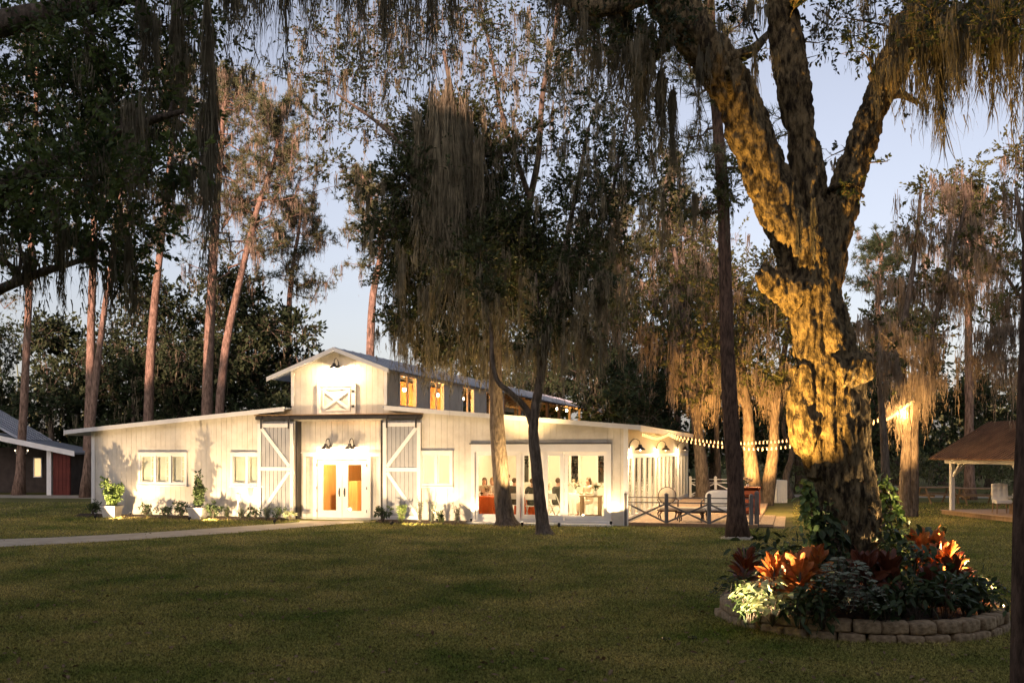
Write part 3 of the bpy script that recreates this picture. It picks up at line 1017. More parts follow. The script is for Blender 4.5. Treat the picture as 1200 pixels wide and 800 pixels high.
# other walls of the barn
b = MB()
b.box(-WW, -WW + 0.14, 0.142, LEN - 0.2, 0, wing_z(WW) - 0.005)
b.box(-WW, 6.0, LEN - 0.2, LEN - 0.06, 0, 3.1)
b.box(5.86, 6.0, RLEN, LEN - 0.202, 0, 3.1)
b.box(6.002, WW, RLEN - 0.14, RLEN, 0, wing_z(WW) - 0.005)
b.build('rear_wall', M['white'], barn)

# deck side wall with folding glass doors
SZ = 2.30
n = 14
ua, ub = 0.30, 19.2
step = (ub - ua) / n
mapS = lambda a, d, z: (WW - d, a, z)
panels(0.142, RLEN - 0.142, lambda a: wing_z(WW) - 0.006, [(ua, ub, 0.06, SZ)], 0.0, 0.21, mapS, -0.016, 0.0, 0.0035).build('deck_side_siding', M['ivory_wall'], barn)
panels(0.142, RLEN - 0.142, lambda a: wing_z(WW) - 0.006, [(ua, ub, 0.06, SZ)], 0.0, None, mapS, 0.0, 0.12, 0).build('deck_side_wall', M['ivory_wall'], barn)
for i in range(n):
    a0, a1 = ua + i * step + 0.006, ua + (i + 1) * step - 0.006
    b = MB()
    st = 0.15
    b.box(WW - 0.08, WW + 0.02, a0, a0 + st, 0.08, SZ - 0.006)
    b.box(WW - 0.08, WW + 0.02, a1 - st, a1, 0.08, SZ - 0.006)
    b.box(WW - 0.079, WW + 0.019, a0 + st, a1 - st, 0.08, 0.26)
    b.box(WW - 0.079, WW + 0.019, a0 + st, a1 - st, SZ - 0.14, SZ - 0.006)
    d = b.build('folding_door', M['trim'], barn)
    p = MB()
    p.box(WW - 0.035, WW - 0.028, a0 + st, a1 - st, 0.26, SZ - 0.14)
    p.build('pane', M['glass'], d)

# rooms
b = MB()
b.box(-1.9, -1.78, 0.44, 7.0, 0.0, 3.0)
b.box(1.78, 1.90, 0.44, 7.0, 0.0, 3.0)
b.box(-1.78, 1.78, 6.9, 7.0, 0.0, 3.0)
b.box(-1.3, -0.5, 2.6, 3.2, 0.0, 1.25)
b.box(0.25, 0.35, 3.0, 6.9, 0.0, 2.9)
b.build('entrance_partition', M['pine_wood'], barn)
b = MB()
b.box(-WW + 0.15, -2.0, 4.0, 4.12, 0.0, 3.0)
b.box(-2.12, -2.0, 0.15, 4.0, 0.0, 3.0)
b.box(-WW + 0.15, -1.905, 0.15, 7.0, 3.0, 3.06)
b.box(1.905, WW - 0.13, 0.15, 14.0, 3.0, 3.06)
b.box(-1.9, 1.9, 0.44, 7.0, 3.002, 3.062)
b.build('ceiling', M['plaster'], barn)
b = MB()
b.box(-WW + 0.15, WW - 0.2, 0.15, 14.0, 0.03, 0.075)
b.build('room_floor', M['concrete'], barn)
hallw = lambda a, d, z: (a, d + 13.0, z)
HW = [(3.0, 3.9, 0.9, 2.3), (4.9, 5.8, 0.9, 2.3), (6.6, 7.5, 0.9, 2.3), (8.3, 9.2, 0.9, 2.3)]
w_ = panels(1.92, WW - 0.14, lambda a: 3.0, HW, 0.076, None, hallw, 0, 0.12, 0)
w_.box(1.92, 2.02, 0.15, 12.99, 0.076, 3.0)
w_.build('dining_hall_wall', M['plaster'], barn)
for a0, a1, c0, c1 in HW:
    f = MB()
    for q in (a0, (a0 + a1) / 2, a1):
        f.box(q - 0.06, q + 0.06, 12.95, 12.998, c0 - 0.06, c1 + 0.06)
    f.box(a0 + 0.06, a1 - 0.06, 12.951, 12.997, c0 - 0.06, c0 + 0.05)
    f.box(a0 + 0.06, a1 - 0.06, 12.951, 12.997, c1 - 0.05, c1 + 0.06)
    o = f.build('hall_window', M['trim'], barn)
    p = MB()
    p.box(a0, a1, 13.03, 13.04, c0, c1)
    p.build('pane', M['glass'], o)

# lamps on the barn
def gooseneck(x, y, z, nx, ny, energy, size=1.0, name='wall_lamp'):
    """Barn lamp: wall plate, curved arm, conical shade and bulb; (nx, ny) points out of the wall."""
    o = np.array([x, y, z])
    nv = np.array([nx, ny, 0.0])
    upv = np.array([0, 0, 1.0])
    reach = 0.36 * size
    b = MB()
    pts = [o + nv * 0.01, o + nv * 0.05 + upv * 0.16, o + nv * reach * 0.5 + upv * 0.27, o + nv * reach * 0.92 + upv * 0.2, o + nv * reach + upv * 0.05]
    b.tube(curve(pts, 14), 0.014, 6)
    b.tube([o, o + nv * 0.025], 0.055, 12)
    arm = b.build(name, M['dark_metal'], barn)
    c = o + nv * reach
    s = MB()
    s.lathe([(0.02, 0.09), (0.055, 0.085), (0.06, 0.03), (0.085, 0.005), (0.17 * size, -0.075), (0.178 * size, -0.095), (0.165 * size, -0.085), (0.05, 0.0), (0.02, 0.0)], c, 22)
    s.build('shade', M['dark_metal'], arm, True)
    q = MB()
    q.ball(c + [0, 0, -0.055], 0.045, 10, 8)
    q.build('bulb', M['bulb_white'], arm, True)
    lamp('POINT', 'barn_lamp_light', c + np.array([0, 0, -0.13]), energy, CREAM, barn, 0.05)
gooseneck(-0.0, -0.023, 5.33, 0, -1, 210)
gooseneck(-0.46, 0.277, 2.56, 0, -1, 60)
gooseneck(0.44, 0.277, 2.56, 0, -1, 60)
for u in (0.45, 7.2, 14.4):
    gooseneck(WW + 0.023, u, 2.52, 1, 0, 110)

# pendant lights in the rooms
def pendant(t, u, z, energy, color=WARM, zc=3.0):
    b = MB()
    b.tube([(t, u, zc), (t, u, z + 0.12)], 0.012, 6)
    b.lathe([(0.012, 0.14), (0.035, 0.12), (0.04, 0.06), (0.03, 0.06)], (t, u, z), 12)
    p = b.build('pendant_lamp', M['dark_metal'], barn)
    q = MB()
    q.ball((t, u, z), 0.075, 10, 8)
    q.build('bulb', M['bulb_white'], p, True)
    lamp('POINT', 'pendant_light', (t, u, z - 0.17), energy, color, barn, 0.08)
for t, u in ((5.4, 3.0), (8.3, 3.0), (5.2, 8.5), (8.4, 8.5)):
    pendant(t, u, 2.62, 270)
pendant(-7.2, 2.0, 2.6, 190)
pendant(-4.0, 2.0, 2.6, 190)
pendant(-0.2, 1.7, 2.6, 380, (1.0, 0.68, 0.36))
pendant(0.9, 4.6, 2.6, 220, (1.0, 0.68, 0.36))
for u in (1.8, 4.8, 8.6, 12.0):
    pendant(0.5, u, 4.8, 170, (1.0, 0.50, 0.16), 5.4)
for u in (upx(653, 1.4), upx(664, 1.4), upx(690, 1.4)):       # bare bulbs under the open roof
    b = MB()
    b.tube([(1.4, u, 5.25), (1.4, u, 5.02)], 0.012, 5)
    p = b.build('rafter_lamp', M['dark_metal'], barn)
    q = MB()
    q.ball((1.4, u, 4.95), 0.075, 10, 8)
    q.build('bulb', M['bulb_white'], p, True)
    lamp('POINT', 'rafter_light', (1.4, u, 4.8), 110, AMBER, barn, 0.08)

# ------------------------------------------------------------------ dining hall: tables, chairs, guests
FL = 0.075
def folding_chair(label, loc, rz):
    root = thing('folding_chair', label, 'chair', loc, rz, 'white folding chairs in the dining hall')
    b = MB()
    b.box(-0.20, 0.20, -0.20, 0.20, 0.43, 0.46)
    b.build('seat', M['trim'], root, bevel=0.008)
    for s in (-1, 1):
        b = MB()
        b.bar((s * 0.215, 0.26, 0.0), (s * 0.215, -0.24, 0.86), 0.022, 0.035)
        b.build('leg', M['trim'], root)
        b = MB()
        b.bar((s * 0.185, -0.28, 0.0), (s * 0.185, 0.17, 0.44), 0.022, 0.035)
        b.build('leg', M['trim'], root)
    b = MB()
    b.hexa([(-0.20, -0.215, 0.66), (0.20, -0.215, 0.66), (0.20, -0.195, 0.66), (-0.20, -0.195, 0.66), (-0.20, -0.255, 0.86), (0.20, -0.255, 0.86), (0.20, -0.235, 0.86), (-0.20, -0.235, 0.86)])
    b.box(-0.20, 0.20, -0.275, -0.255, 0.10, 0.13)
    b.build('backrest', M['trim'], root)
    return root

def skin_mesh(name, verts, edges, radii, m, parent, sub=1):
    me = bpy.data.meshes.new(name)
    me.from_pydata([tuple(map(float, v)) for v in verts], edges, [])
    o = bpy.data.objects.new(name, me)
    COL.objects.link(o)
    md = o.modifiers.new('skin', 'SKIN')
    md.use_smooth_shade = True
    if not me.skin_vertices:
        bpy.context.view_layer.update()
    layer = me.skin_vertices[0] if me.skin_vertices else None
    if layer:
        for i, r in enumerate(radii):
            rr = (r, r) if np.isscalar(r) else r
            layer.data[i].radius = rr
            layer.data[i].use_root = (i == 0)
    sd = o.modifiers.new('sub', 'SUBSURF')
    sd.levels = sd.render_levels = sub
    dg = bpy.context.evaluated_depsgraph_get()
    dg.update()
    new = bpy.data.meshes.new_from_object(o.evaluated_get(dg))
    o.modifiers.clear()
    o.data = new
    new.materials.clear()
    new.materials.append(m)
    o.parent = parent
    return o

def seated_person(label, loc, rz, cloth, hair, long_hair=False, lean=0.05, arm=0.0, turn=0.0, group=None):
    """Sits on a 0.46 m seat facing local +Y, forearms forward over the table edge."""
    root = thing('person', label, 'person', loc, rz, group)
    V, E, R = [], [], []
    def add(p, r, prev=None):
        V.append(p)
        R.append(r)
        if prev is not None:
            E.append((prev, len(V) - 1))
        return len(V) - 1
    hip = add((0, 0, 0.56), (0.155, 0.115))
    wst = add((0, lean * 0.4, 0.72), (0.135, 0.10), hip)
    che = add((0, lean, 0.92), (0.165, 0.115), wst)
    shc = add((0, lean * 1.2, 1.05), (0.12, 0.085), che)
    nk = add((0, lean * 1.4, 1.12), 0.055, shc)
    jaw = add((turn * 0.02, lean * 1.4 + 0.025, 1.19), (0.062, 0.075), nk)
    skl = add((turn * 0.02, lean * 1.4 + 0.015, 1.29), (0.072, 0.088), jaw)
    add((turn * 0.02, lean * 1.4, 1.36), (0.045, 0.055), skl)
    nose = add((turn * 0.05, lean * 1.4 + 0.112, 1.245), 0.013, jaw)
    for s in (-1, 1):
        sh = add((s * 0.19, lean * 1.2, 1.03), 0.062, shc)
        el = add((s * 0.25, lean + 0.10, 0.79 + arm * (s > 0) * 0.15), 0.044, sh)
        wr = add((s * 0.15, lean + 0.34, 0.84 + arm * (s > 0) * 0.28), 0.029, el)
        pm = add((s * 0.135, lean + 0.41, 0.85 + arm * (s > 0) * 0.33), (0.037, 0.018), wr)
        for q, (dx, ln) in enumerate(((-0.028, 0.06), (-0.010, 0.075), (0.010, 0.07), (0.028, 0.055))):
            a = add((s * 0.135 + dx, lean + 0.41 + ln * 0.7, 0.85 + arm * (s > 0) * 0.33), 0.0085, pm)
            add((s * 0.135 + dx, lean + 0.41 + ln, 0.835 + arm * (s > 0) * 0.33), 0.008, a)
        add((s * 0.135 - s * 0.05, lean + 0.42, 0.855 + arm * (s > 0) * 0.33), 0.009, wr)
        th = add((s * 0.10, 0.06, 0.53), 0.09, hip)
        kn = add((s * 0.13, 0.44, 0.50), 0.066, th)
        an = add((s * 0.13, 0.46, 0.09), 0.042, kn)
        add((s * 0.135, 0.60, 0.045), (0.045, 0.03), an)
    skin_mesh('body', V, E, R, M['skin'], root)
    V, E, R = [], [], []
    hip = add((0, 0, 0.56), (0.172, 0.132))
    wst = add((0, lean * 0.4, 0.72), (0.152, 0.118), hip)
    che = add((0, lean, 0.92), (0.184, 0.135), wst)
    shc = add((0, lean * 1.2, 1.05), (0.135, 0.10), che)
    for s in (-1, 1):
        sh = add((s * 0.195, lean * 1.2, 1.03), 0.078, shc)
        el = add((s * 0.25, lean + 0.10, 0.79 + arm * (s > 0) * 0.15), 0.058, sh)
        add((s * 0.158, lean + 0.31, 0.835 + arm * (s > 0) * 0.26), 0.043, el)
        th = add((s * 0.10, 0.06, 0.53), 0.107, hip)
        kn = add((s * 0.13, 0.445, 0.50), 0.082, th)
        add((s * 0.13, 0.46, 0.14), 0.066, kn)
    skin_mesh('clothing', V, E, R, M[cloth], root)
    h = MB()
    h.ball((turn * 0.02, lean * 1.4 - 0.018, 1.305), 0.098, 12, 9, (0.92, 1.0, 0.98))
    if long_hair:
        h.ball((turn * 0.02, lean * 1.4 - 0.07, 1.20), 0.10, 12, 9, (0.95, 0.55, 1.5))
    h.build('hair', M[hair], root, True)
    return root

def draped_table(label, loc, rz, w, d, cloth, h=0.76):
    root = thing('dining_table', label, 'table', loc, rz)
    b = MB()
    b.box(-w / 2, w / 2, -d / 2, d / 2, h - 0.03, h)
    b.build('tabletop', M['raw_wood'], root)
    for sx in (-1, 1):
        for sy in (-1, 1):
            b = MB()
            b.box(sx * (w / 2 - 0.08) - 0.025, sx * (w / 2 - 0.08) + 0.025, sy * (d / 2 - 0.08) - 0.025, sy * (d / 2 - 0.08) + 0.025, 0, h - 0.031)
            b.build('leg', M['raw_wood'], root)
    # the cloth: top sheet and a pleated skirt
    b = MB()
    m = 72
    per = []
    for i in range(m):
        t = i / m * 2 * (w + d)
        if t < w: p, nv = (-w / 2 + t, -d / 2), (0, -1)
        elif t < w + d: p, nv = (w / 2, -d / 2 + t - w), (1, 0)
        elif t < 2 * w + d: p, nv = (w / 2 - (t - w - d), d / 2), (0, 1)
        else: p, nv = (-w / 2, d / 2 - (t - 2 * w - d)), (-1, 0)
        per.append((p, nv))
    V = []
    for (p, nv), k in zip(per, range(m)):
        V.append((p[0] + nv[0] * 0.004, p[1] + nv[1] * 0.004, h + 0.006))
    for (p, nv), k in zip(per, range(m)):
        f = 0.022 + 0.020 * math.sin(k * 2.1)
        V.append((p[0] + nv[0] * f, p[1] + nv[1] * f, 0.02))
    V.append((0, 0, h + 0.008))
    Q = [(k, m + k, m + (k + 1) % m, (k + 1) % m) for k in range(m)]
    T = [(k, (k + 1) % m, 2 * m) for k in range(m)]
    b.add(V, Q, T)
    b.build('tablecloth', M[cloth], root, False)
    return root

def centrepiece(label, loc, col, r=0.12, h=0.28):
    root = thing('flower_vase', label, 'flowers', loc)
    b = MB()
    b.lathe([(0.001, 0), (0.05, 0), (0.06, 0.06), (0.035, 0.13), (0.042, 0.15)], (0, 0, 0), 14)
    b.build('vase', M['trim'], root, True)
    l, f = MB(), MB()
    for i in range(9):
        e = np.array([RNG.normal() * r * 0.6, RNG.normal() * r * 0.6, h * (0.75 + 0.4 * RNG.random())])
        l.tube([(0, 0, 0.12), e * [0.5, 0.5, 0.7], e], 0.005, 4)
        blob_leaves(f, e, 0.05, 26, 0.05, None, 0.8)
    blob_leaves(l, (0, 0, h * 0.7), (r, r, 0.08), 60, 0.07)
    tag(l.build('greenery', M['shrub'], root), kind='stuff')
    f.build('blossom', M[col], root)
    return root

tx = lambda px, u: tpx(px, u)
def inside(px, u): return Bw(tpx(px, u), u, FL)
R0 = BROT
# orange table by the first pane and its guests
draped_table('table under a bright orange cloth just inside the first glass pane', Bw(tpx(566, 1.0), 1.0, FL), R0, 1.35, 0.8, 'orange_cloth')
draped_table('orange draped table half hidden behind the thinner oak trunk', inside(617, 2.0), R0, 0.7, 0.7, 'orange_cloth')
draped_table('white draped table with a pleated skirt in the middle of the dining hall', inside(677, 4.2), R0, 1.0, 0.9, 'cloth')
draped_table('long white draped table deep in the dining hall behind the guests', inside(606, 6.4), R0, 2.6, 0.9, 'cloth')
centrepiece('pale flowers in a white vase on the orange table by the first pane', Bw(tpx(570, 1.0), 1.0, FL + 0.77), 'cream')
centrepiece('big pale bouquet on the pleated white table', inside(674, 4.2) + [0, 0, 0.77], 'cream', 0.2, 0.42)
folding_chair('white folding chair between the thick oak trunk and the second door stile', inside(602, 1.6), R0 + 0.35)
folding_chair('white folding chair seen from behind beside the thinner oak trunk', inside(624, 1.3), R0)
folding_chair('white folding chair under the guest whose arm is raised', inside(651, 1.7), R0 - 0.5)
folding_chair('empty white folding chair behind the pleated table', inside(688, 5.4), R0 + 3.0)
G_ = 'guests seated at dinner'
seated_person('guest in a pale dress seated behind the orange table by the first pane', inside(568, 1.75), R0 + 3.3, 'dress', 'hair', True, 0.06, group=G_)
seated_person('guest in a pale top with fair hair beside the thick oak trunk', inside(578, 2.0), R0 + 2.8, 'cloth', 'blond', True, 0.04, group=G_)
seated_person('guest in a dark suit on the chair right of the thick oak trunk', inside(603, 1.6), R0 + 0.35, 'suit', 'hair', False, 0.08, group=G_)
seated_person('dark haired guest in a dark jacket beside the thinner oak trunk', inside(623.5, 1.3), R0 + 0.0, 'suit', 'hair', False, 0.03, group=G_)
seated_person('guest in a dark suit with one arm raised in the third pane', inside(651, 1.7), R0 - 0.5, 'suit', 'hair', False, 0.10, 0.9, group=G_)
seated_person('guest with long brown hair seated behind the console table', inside(691, 3.1), R0 + 2.6, 'dress', 'hair', True, 0.05, group=G_)
seated_person('fair haired guest in a pale dress deep in the hall at the long table', inside(640, 6.95), R0 + 3.1, 'dress', 'blond', True, 0.05, group=G_)
seated_person('guest in a white top deep in the hall at the end of the long table', inside(596, 6.95), R0 + 3.1, 'cloth', 'hair', False, 0.05, group=G_)
# wooden console table in the last pane
root = thing('console_table', 'brown wooden console table with a lower shelf in the last pane', 'table', inside(692.5, 0.75), R0)
b = MB(); b.box(-0.36, 0.36, -0.19, 0.19, 0.80, 0.85); b.build('tabletop', M['raw_wood'], root, bevel=0.006)
b = MB(); b.box(-0.30, 0.30, -0.15, 0.15, 0.18, 0.22); b.build('shelf', M['raw_wood'], root)
for sx in (-1, 1):
    for sy in (-1, 1):
        b = MB(); b.box(sx * 0.30 - 0.035, sx * 0.30 + 0.035, sy * 0.15 - 0.03, sy * 0.15 + 0.03, 0, 0.799); b.build('leg', M['raw_wood'], root)
centrepiece('small bunch of pale flowers on the wooden console table', inside(698, 0.75) + [0, 0, 0.85], 'cream', 0.13, 0.34)

# ------------------------------------------------------------------ deck beside the hall
DZ = 0.12
DR = tpx(888)                     # right end of the deck along the front line
root = thing('wooden_deck', 'low wooden deck along the open side of the white barn', 'deck', Bw(WW + 0.1, 0, 0), BROT)
wd = DR - WW - 0.1
b = MB()
nb = 28
for i in range(nb):
    x0 = i * wd / nb
    b.box(x0 + 0.004, x0 + wd / nb - 0.004, -0.10, 20.0, DZ - 0.03, DZ)
b.build('deck_boards', M['deck_wood'], root)
b = MB()
b.box(0, wd, -0.13, -0.101, -0.05, DZ - 0.002)
b.box(0, wd, -0.09, 20.0, -0.05, DZ - 0.04)
b.build('skirting_board', M['raw_wood'], root)
b = MB()                                                    # step boards at the open right-hand end
b.box(wd + 0.004, wd + 0.45, 0.5, 5.2, 0.02, DZ - 0.02)
b.box(wd + 0.46, wd + 0.80, 0.35, 5.2, -0.02, 0.06)
b.build('step', M['deck_wood'], root)

def cross_railing(name, label, pts, h, m, group=None):
    """Posts at pts, a double top rail and a crossed brace in each bay."""
    base = pts[0]
    root = thing(name, label, 'railing', base, 0, group)
    for p in pts:
        q = p - base
        b = MB()
        b.box(q[0] - 0.055, q[0] + 0.055, q[1] - 0.055, q[1] + 0.055, -0.05, h)
        b.hexa([(q[0] - 0.07, q[1] - 0.07, h), (q[0] + 0.07, q[1] - 0.07, h), (q[0] + 0.07, q[1] + 0.07, h), (q[0] - 0.07, q[1] + 0.07, h)] + [(q[0] - 0.02, q[1] - 0.02, h + 0.05), (q[0] + 0.02, q[1] - 0.02, h + 0.05), (q[0] + 0.02, q[1] + 0.02, h + 0.05), (q[0] - 0.02, q[1] + 0.02, h + 0.05)])
        b.build('post', m, root)
    for p0, p1 in zip(pts[:-1], pts[1:]):
        a, c = p0 - base, p1 - base
        d = nrm(c - a)
        a, c = a + d * 0.056, c - d * 0.056
        z = np.array([0, 0, 1.0])
        nv = np.array([-d[1], d[0], 0]) * 0.02
        for q in (h - 0.10, h - 0.26):
            b = MB(); b.bar(a + z * q, c + z * q, 0.04, 0.035); b.build('rail', m, root)
        b = MB(); b.bar(a + z * 0.10, c + z * 0.10, 0.04, 0.035); b.build('rail', m, root)
        b = MB(); b.bar(a + z * 0.16 + nv, c + z * (h - 0.31) + nv, 0.035, 0.055); b.build('brace', m, root)
        b = MB(); b.bar(a + z * (h - 0.31) - nv, c + z * 0.16 - nv, 0.035, 0.055); b.build('brace', m, root)
    return root
fp = [Bw(tpx(px), -0.01, 0.0) for px in (733.5, 781, 831, 880.5)]
cross_railing('cross_railing', 'grey timber railing with crossed braces along the deck front', fp, 1.02, M['post_wood'])
ub_ = 17.5
bp = [Bw(tpx(px, ub_), ub_, DZ) for px in (809, 838.5, 868)]
cross_railing('cross_railing', 'pale railing with crossed braces at the far end of the deck', bp, 1.0, M['trim'])
b = MB()                                                   # stout post standing beside the last railing post
pq = Bw(tpx(886.5), 0.35, 0)
b.box(-0.07, 0.07, -0.07, 0.07, -0.05, 1.08)
b.hexa([(-0.085, -0.085, 1.08), (0.085, -0.085, 1.08), (0.085, 0.085, 1.08), (-0.085, 0.085, 1.08), (-0.02, -0.02, 1.15), (0.02, -0.02, 1.15), (0.02, 0.02, 1.15), (-0.02, 0.02, 1.15)])
o = b.build('gate_post', M['post_wood'])
o.location = tuple(pq)
o.rotation_euler = (0, 0, BROT)
tag(o, 'stout grey timber post at the deck steps beside the last railing post', 'post')

def cabriole(b, a, foot, r=0.022):
    a, foot = np.asarray(a, float), np.asarray(foot, float)
    out = nrm(foot - a + np.array([0, 0, 1e-6])) * 0
    d = np.array([foot[0] - a[0], foot[1] - a[1], 0])
    b.tube(curve([a, a + d * 1.3 + [0, 0, (foot[2] - a[2]) * 0.3], a + d * 0.6 + [0, 0, (foot[2] - a[2]) * 0.75], foot], 9), np.linspace(r * 1.3, r * 0.7, 9), 6)

def french_seat(name, label, cat, loc, rz, w, d, backh, oval, cloth, legs_x):
    """Upholstered seat with a wooden show frame, curved back and cabriole legs; faces local -Y."""
    root = thing(name, label, cat, loc, rz)
    b = MB()
    b.box(-w / 2, w / 2, -d / 2, d / 2, 0.34, 0.46)
    b.build('seat', M[cloth], root, bevel=0.04)
    b = MB()
    b.box(-w / 2 - 0.015, w / 2 + 0.015, -d / 2 - 0.015, d / 2 + 0.015, 0.29, 0.338)
    b.build('seat_rail', M['frame_wood'], root, bevel=0.01)
    for x in legs_x:
        for sy in (-1, 1):
            b = MB()
            sx = 1 if x > 0 else -1
            cabriole(b, (x, sy * (d / 2 - 0.05), 0.30), (x + sx * 0.05, sy * (d / 2 - 0.0), 0.0))
            b.build('leg', M['frame_wood'], root, True)
    if backh:
        n = 28
        if oval:
            t = np.linspace(0, 2 * math.pi, n)
            rim = np.stack([np.cos(t) * w * 0.46, np.full(n, d / 2 - 0.02), 0.46 + (backh - 0.46) * (0.56 + 0.46 * np.sin(t))], -1)
        else:
            t = np.linspace(0, math.pi, n)
            sq = lambda v: np.sign(v) * np.abs(v) ** 0.45
            rim = np.stack([sq(np.cos(t)) * w * 0.5, np.full(n, d / 2 - 0.02), 0.46 + (backh - 0.46) * np.abs(np.sin(t)) ** 0.45], -1)
            rim = np.concatenate([rim, rim[:1]])
        f = MB()
        f.tube(rim, 0.02, 7)
        fr = f.build('back_frame', M['frame_wood'], root, True)
        c = rim.mean(0)
        k = len(rim)
        p = MB()
        inner = c + (rim - c) * 0.97
        V = np.concatenate([inner + [0, 0.02, 0], inner + [0, -0.02, 0], c[None] + (rim - c) * 0.6 + [0, -0.05, 0], [c + [0, -0.06, 0]], [c + [0, 0.03, 0]]])
        Q, T = [], []
        for i in range(k - 1):
            Q += [(i, i + 1, k + i + 1, k + i), (k + i, k + i + 1, 2 * k + i + 1, 2 * k + i)]
            T += [(2 * k + i, 2 * k + i + 1, 3 * k), (i + 1, i, 3 * k + 1)]
        p.add(V, Q, T)
        p.build('backrest', M[cloth], root, True)
        if not oval:
            for s in (-1, 1):
                a = MB()
                a.tube(curve([(s * w / 2, d / 2 - 0.02, 0.68), (s * (w / 2 + 0.01), 0, 0.66), (s * w / 2, -d / 2 + 0.06, 0.60), (s * w / 2, -d / 2 + 0.05, 0.45)], 12), 0.024, 6)
                a.build('armrest', M['frame_wood'], root, True)
        else:
            for s in (-1, 1):
                a = MB()
                a.tube(curve([(s * w * 0.45, d / 2 - 0.03, 0.70), (s * (w / 2 + 0.03), 0.05, 0.66), (s * w / 2, -0.1, 0.60), (s * w / 2, -0.12, 0.44)], 12), 0.022, 6)
                a.build('armrest', M['frame_wood'], root, True)
    return root
def deckp(px, u): return Bw(tpx(px, u), u, DZ)
french_seat('armchair', 'round backed cream armchair with dark carved frame on the deck', 'armchair', deckp(783, 1.3), BROT + 0.25, 0.62, 0.56, 1.06, True, 'cream', (-0.24, 0.24))
french_seat('upholstered_bench', 'low cream bench on curved dark legs between armchair and settee', 'bench', deckp(810, 0.7), BROT, 0.86, 0.5, 0, False, 'cream', (-0.3, 0.3))
french_seat('settee', 'pale settee with a curved dark wooden back frame behind the railing', 'settee', deckp(846, 1.25), BROT - 0.1, 1.25, 0.6, 1.0, False, 'cloth', (-0.5, 0.5))

# red timber cupboard and flowers beside the pine
cab = deckp(876, 5.2)
root = thing('crate_shelf', 'reddish wooden crate shelf standing behind the dark pine on the deck', 'shelf', cab, BROT + 0.2)
for x0, x1 in ((-0.42, -0.39), (0.39, 0.42)):
    b = MB(); b.box(x0, x1, -0.2, 0.2, 0, 0.95); b.build('side_panel', M['redwood'], root)
b = MB(); b.box(-0.389, 0.389, 0.17, 0.2, 0, 0.95); b.build('back_panel', M['redwood'], root)
for z in (0.05, 0.35, 0.65, 0.951):
    e = 0.06 if z > 0.9 else 0
    b = MB(); b.box(-0.389 - e, 0.389 + e, -0.2 - e, 0.169 + e, z, z + 0.03); b.build('shelf', M['redwood'], root)
for z in (0.12, 0.42, 0.72):
    b = MB(); b.box(-0.388, 0.388, -0.199, -0.185, z, z + 0.13); b.build('slat', M['redwood'], root)
centrepiece('white flowers in a small vase on the reddish crate shelf', cab + [0, 0, 0.985], 'cream', 0.16, 0.28)
# white draped bar table beyond the deck
o = draped_table('narrow white draped table beyond the amber lit oaks', P(911, 580, 46) * [1, 1, 0], 0.2, 0.55, 0.9, 'cloth', 1.05)

# ------------------------------------------------------------------ red barn far left
YB = 53.9
def rb(px, py, Y=YB): return P(px, py, Y)
root = thing('red_barn', 'low red barn with pale roof edge and metal roof beyond the leftmost pine', 'barn', (rb(60, 0)[0], YB, 0))
ox = rb(60, 0)[0]
xr = rb(82, 0)[0] - ox
xl = -8.0
zt = lambda x: np.interp(x, [xl, rb(0, 0)[0] - ox, rb(92, 0)[0] - ox], [zpxl := H + (HY - 497) / F * YB, H + (HY - 511) / F * YB, H + (HY - 530) / F * YB])
b = MB(); panels(0.10, xr, zt, [], 0, 0.2, front, 0.0, 0.1, 0.008).build('wall', M['red_wall'], root)
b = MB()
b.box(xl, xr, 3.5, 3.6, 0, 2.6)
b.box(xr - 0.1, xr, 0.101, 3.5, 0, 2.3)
b.build('porch_wall', M['shaded_wall'], root)
b = MB(); b.box(-0.22, 0.02, -0.08, 0.10, 0, float(zt(0)) - 0.02); b.build('post', M['trim'], root)
b = MB(); b.box(-5.4, -5.2, -0.05, 0.12, 0, float(zt(-5.3)) - 0.02); b.build('post', M['trim'], root)
b = MB()
for x0, x1 in ((xl, rb(0, 0)[0] - ox), (rb(0, 0)[0] - ox, rb(92, 0)[0] - ox)):
    b.hexa([(x0, -0.5, zt(x0) - 0.1), (x1, -0.5, zt(x1) - 0.1), (x1, 4, zt(x1) - 0.1), (x0, 4, zt(x0) - 0.1), (x0, -0.5, zt(x0)), (x1, -0.5, zt(x1)), (x1, 4, zt(x1)), (x0, 4, zt(x0))])
b.build('porch_roof', M['tin'], root)
b = MB()
for x0, x1 in ((xl, rb(0, 0)[0] - ox), (rb(0, 0)[0] - ox, rb(92, 0)[0] - ox)):
    b.hexa([(x0, -0.54, zt(x0) - 0.2), (x1, -0.54, zt(x1) - 0.2), (x1, -0.501, zt(x1) - 0.2), (x0, -0.501, zt(x0) - 0.2), (x0, -0.54, zt(x0) + 0.08), (x1, -0.54, zt(x1) + 0.08), (x1, -0.501, zt(x1) + 0.08), (x0, -0.501, zt(x0) + 0.08)])
b.build('fascia', M['trim'], root)
b = MB()
xa, xb = rb(-60, 0)[0] - ox, rb(22, 0)[0] - ox
za, zb_ = H + (HY - 468) / F * YB, float(zt(xb)) + 0.02
b.hexa([(xa, 0.3, za - 0.08), (xb, 0.3, zb_ - 0.08), (xb, 4.0, zb_ - 0.08), (xa, 4.0, za - 0.08), (xa, 0.3, za), (xb, 0.3, zb_), (xb, 4.0, zb_), (xa, 4.0, za)])
for i in range(8):
    y = 0.4 + i * 0.5
    b.bar((xa, y, za + 0.02), (xb, y, zb_ + 0.02), 0.05, 0.04)
b.build('roof', M['tin'], root)
b = MB()
xa, xb = rb(4.5, 0)[0] - ox, rb(12.5, 0)[0] - ox
z0, z1 = H - (558 - HY) / F * 57, H - (537 - HY) / F * 57
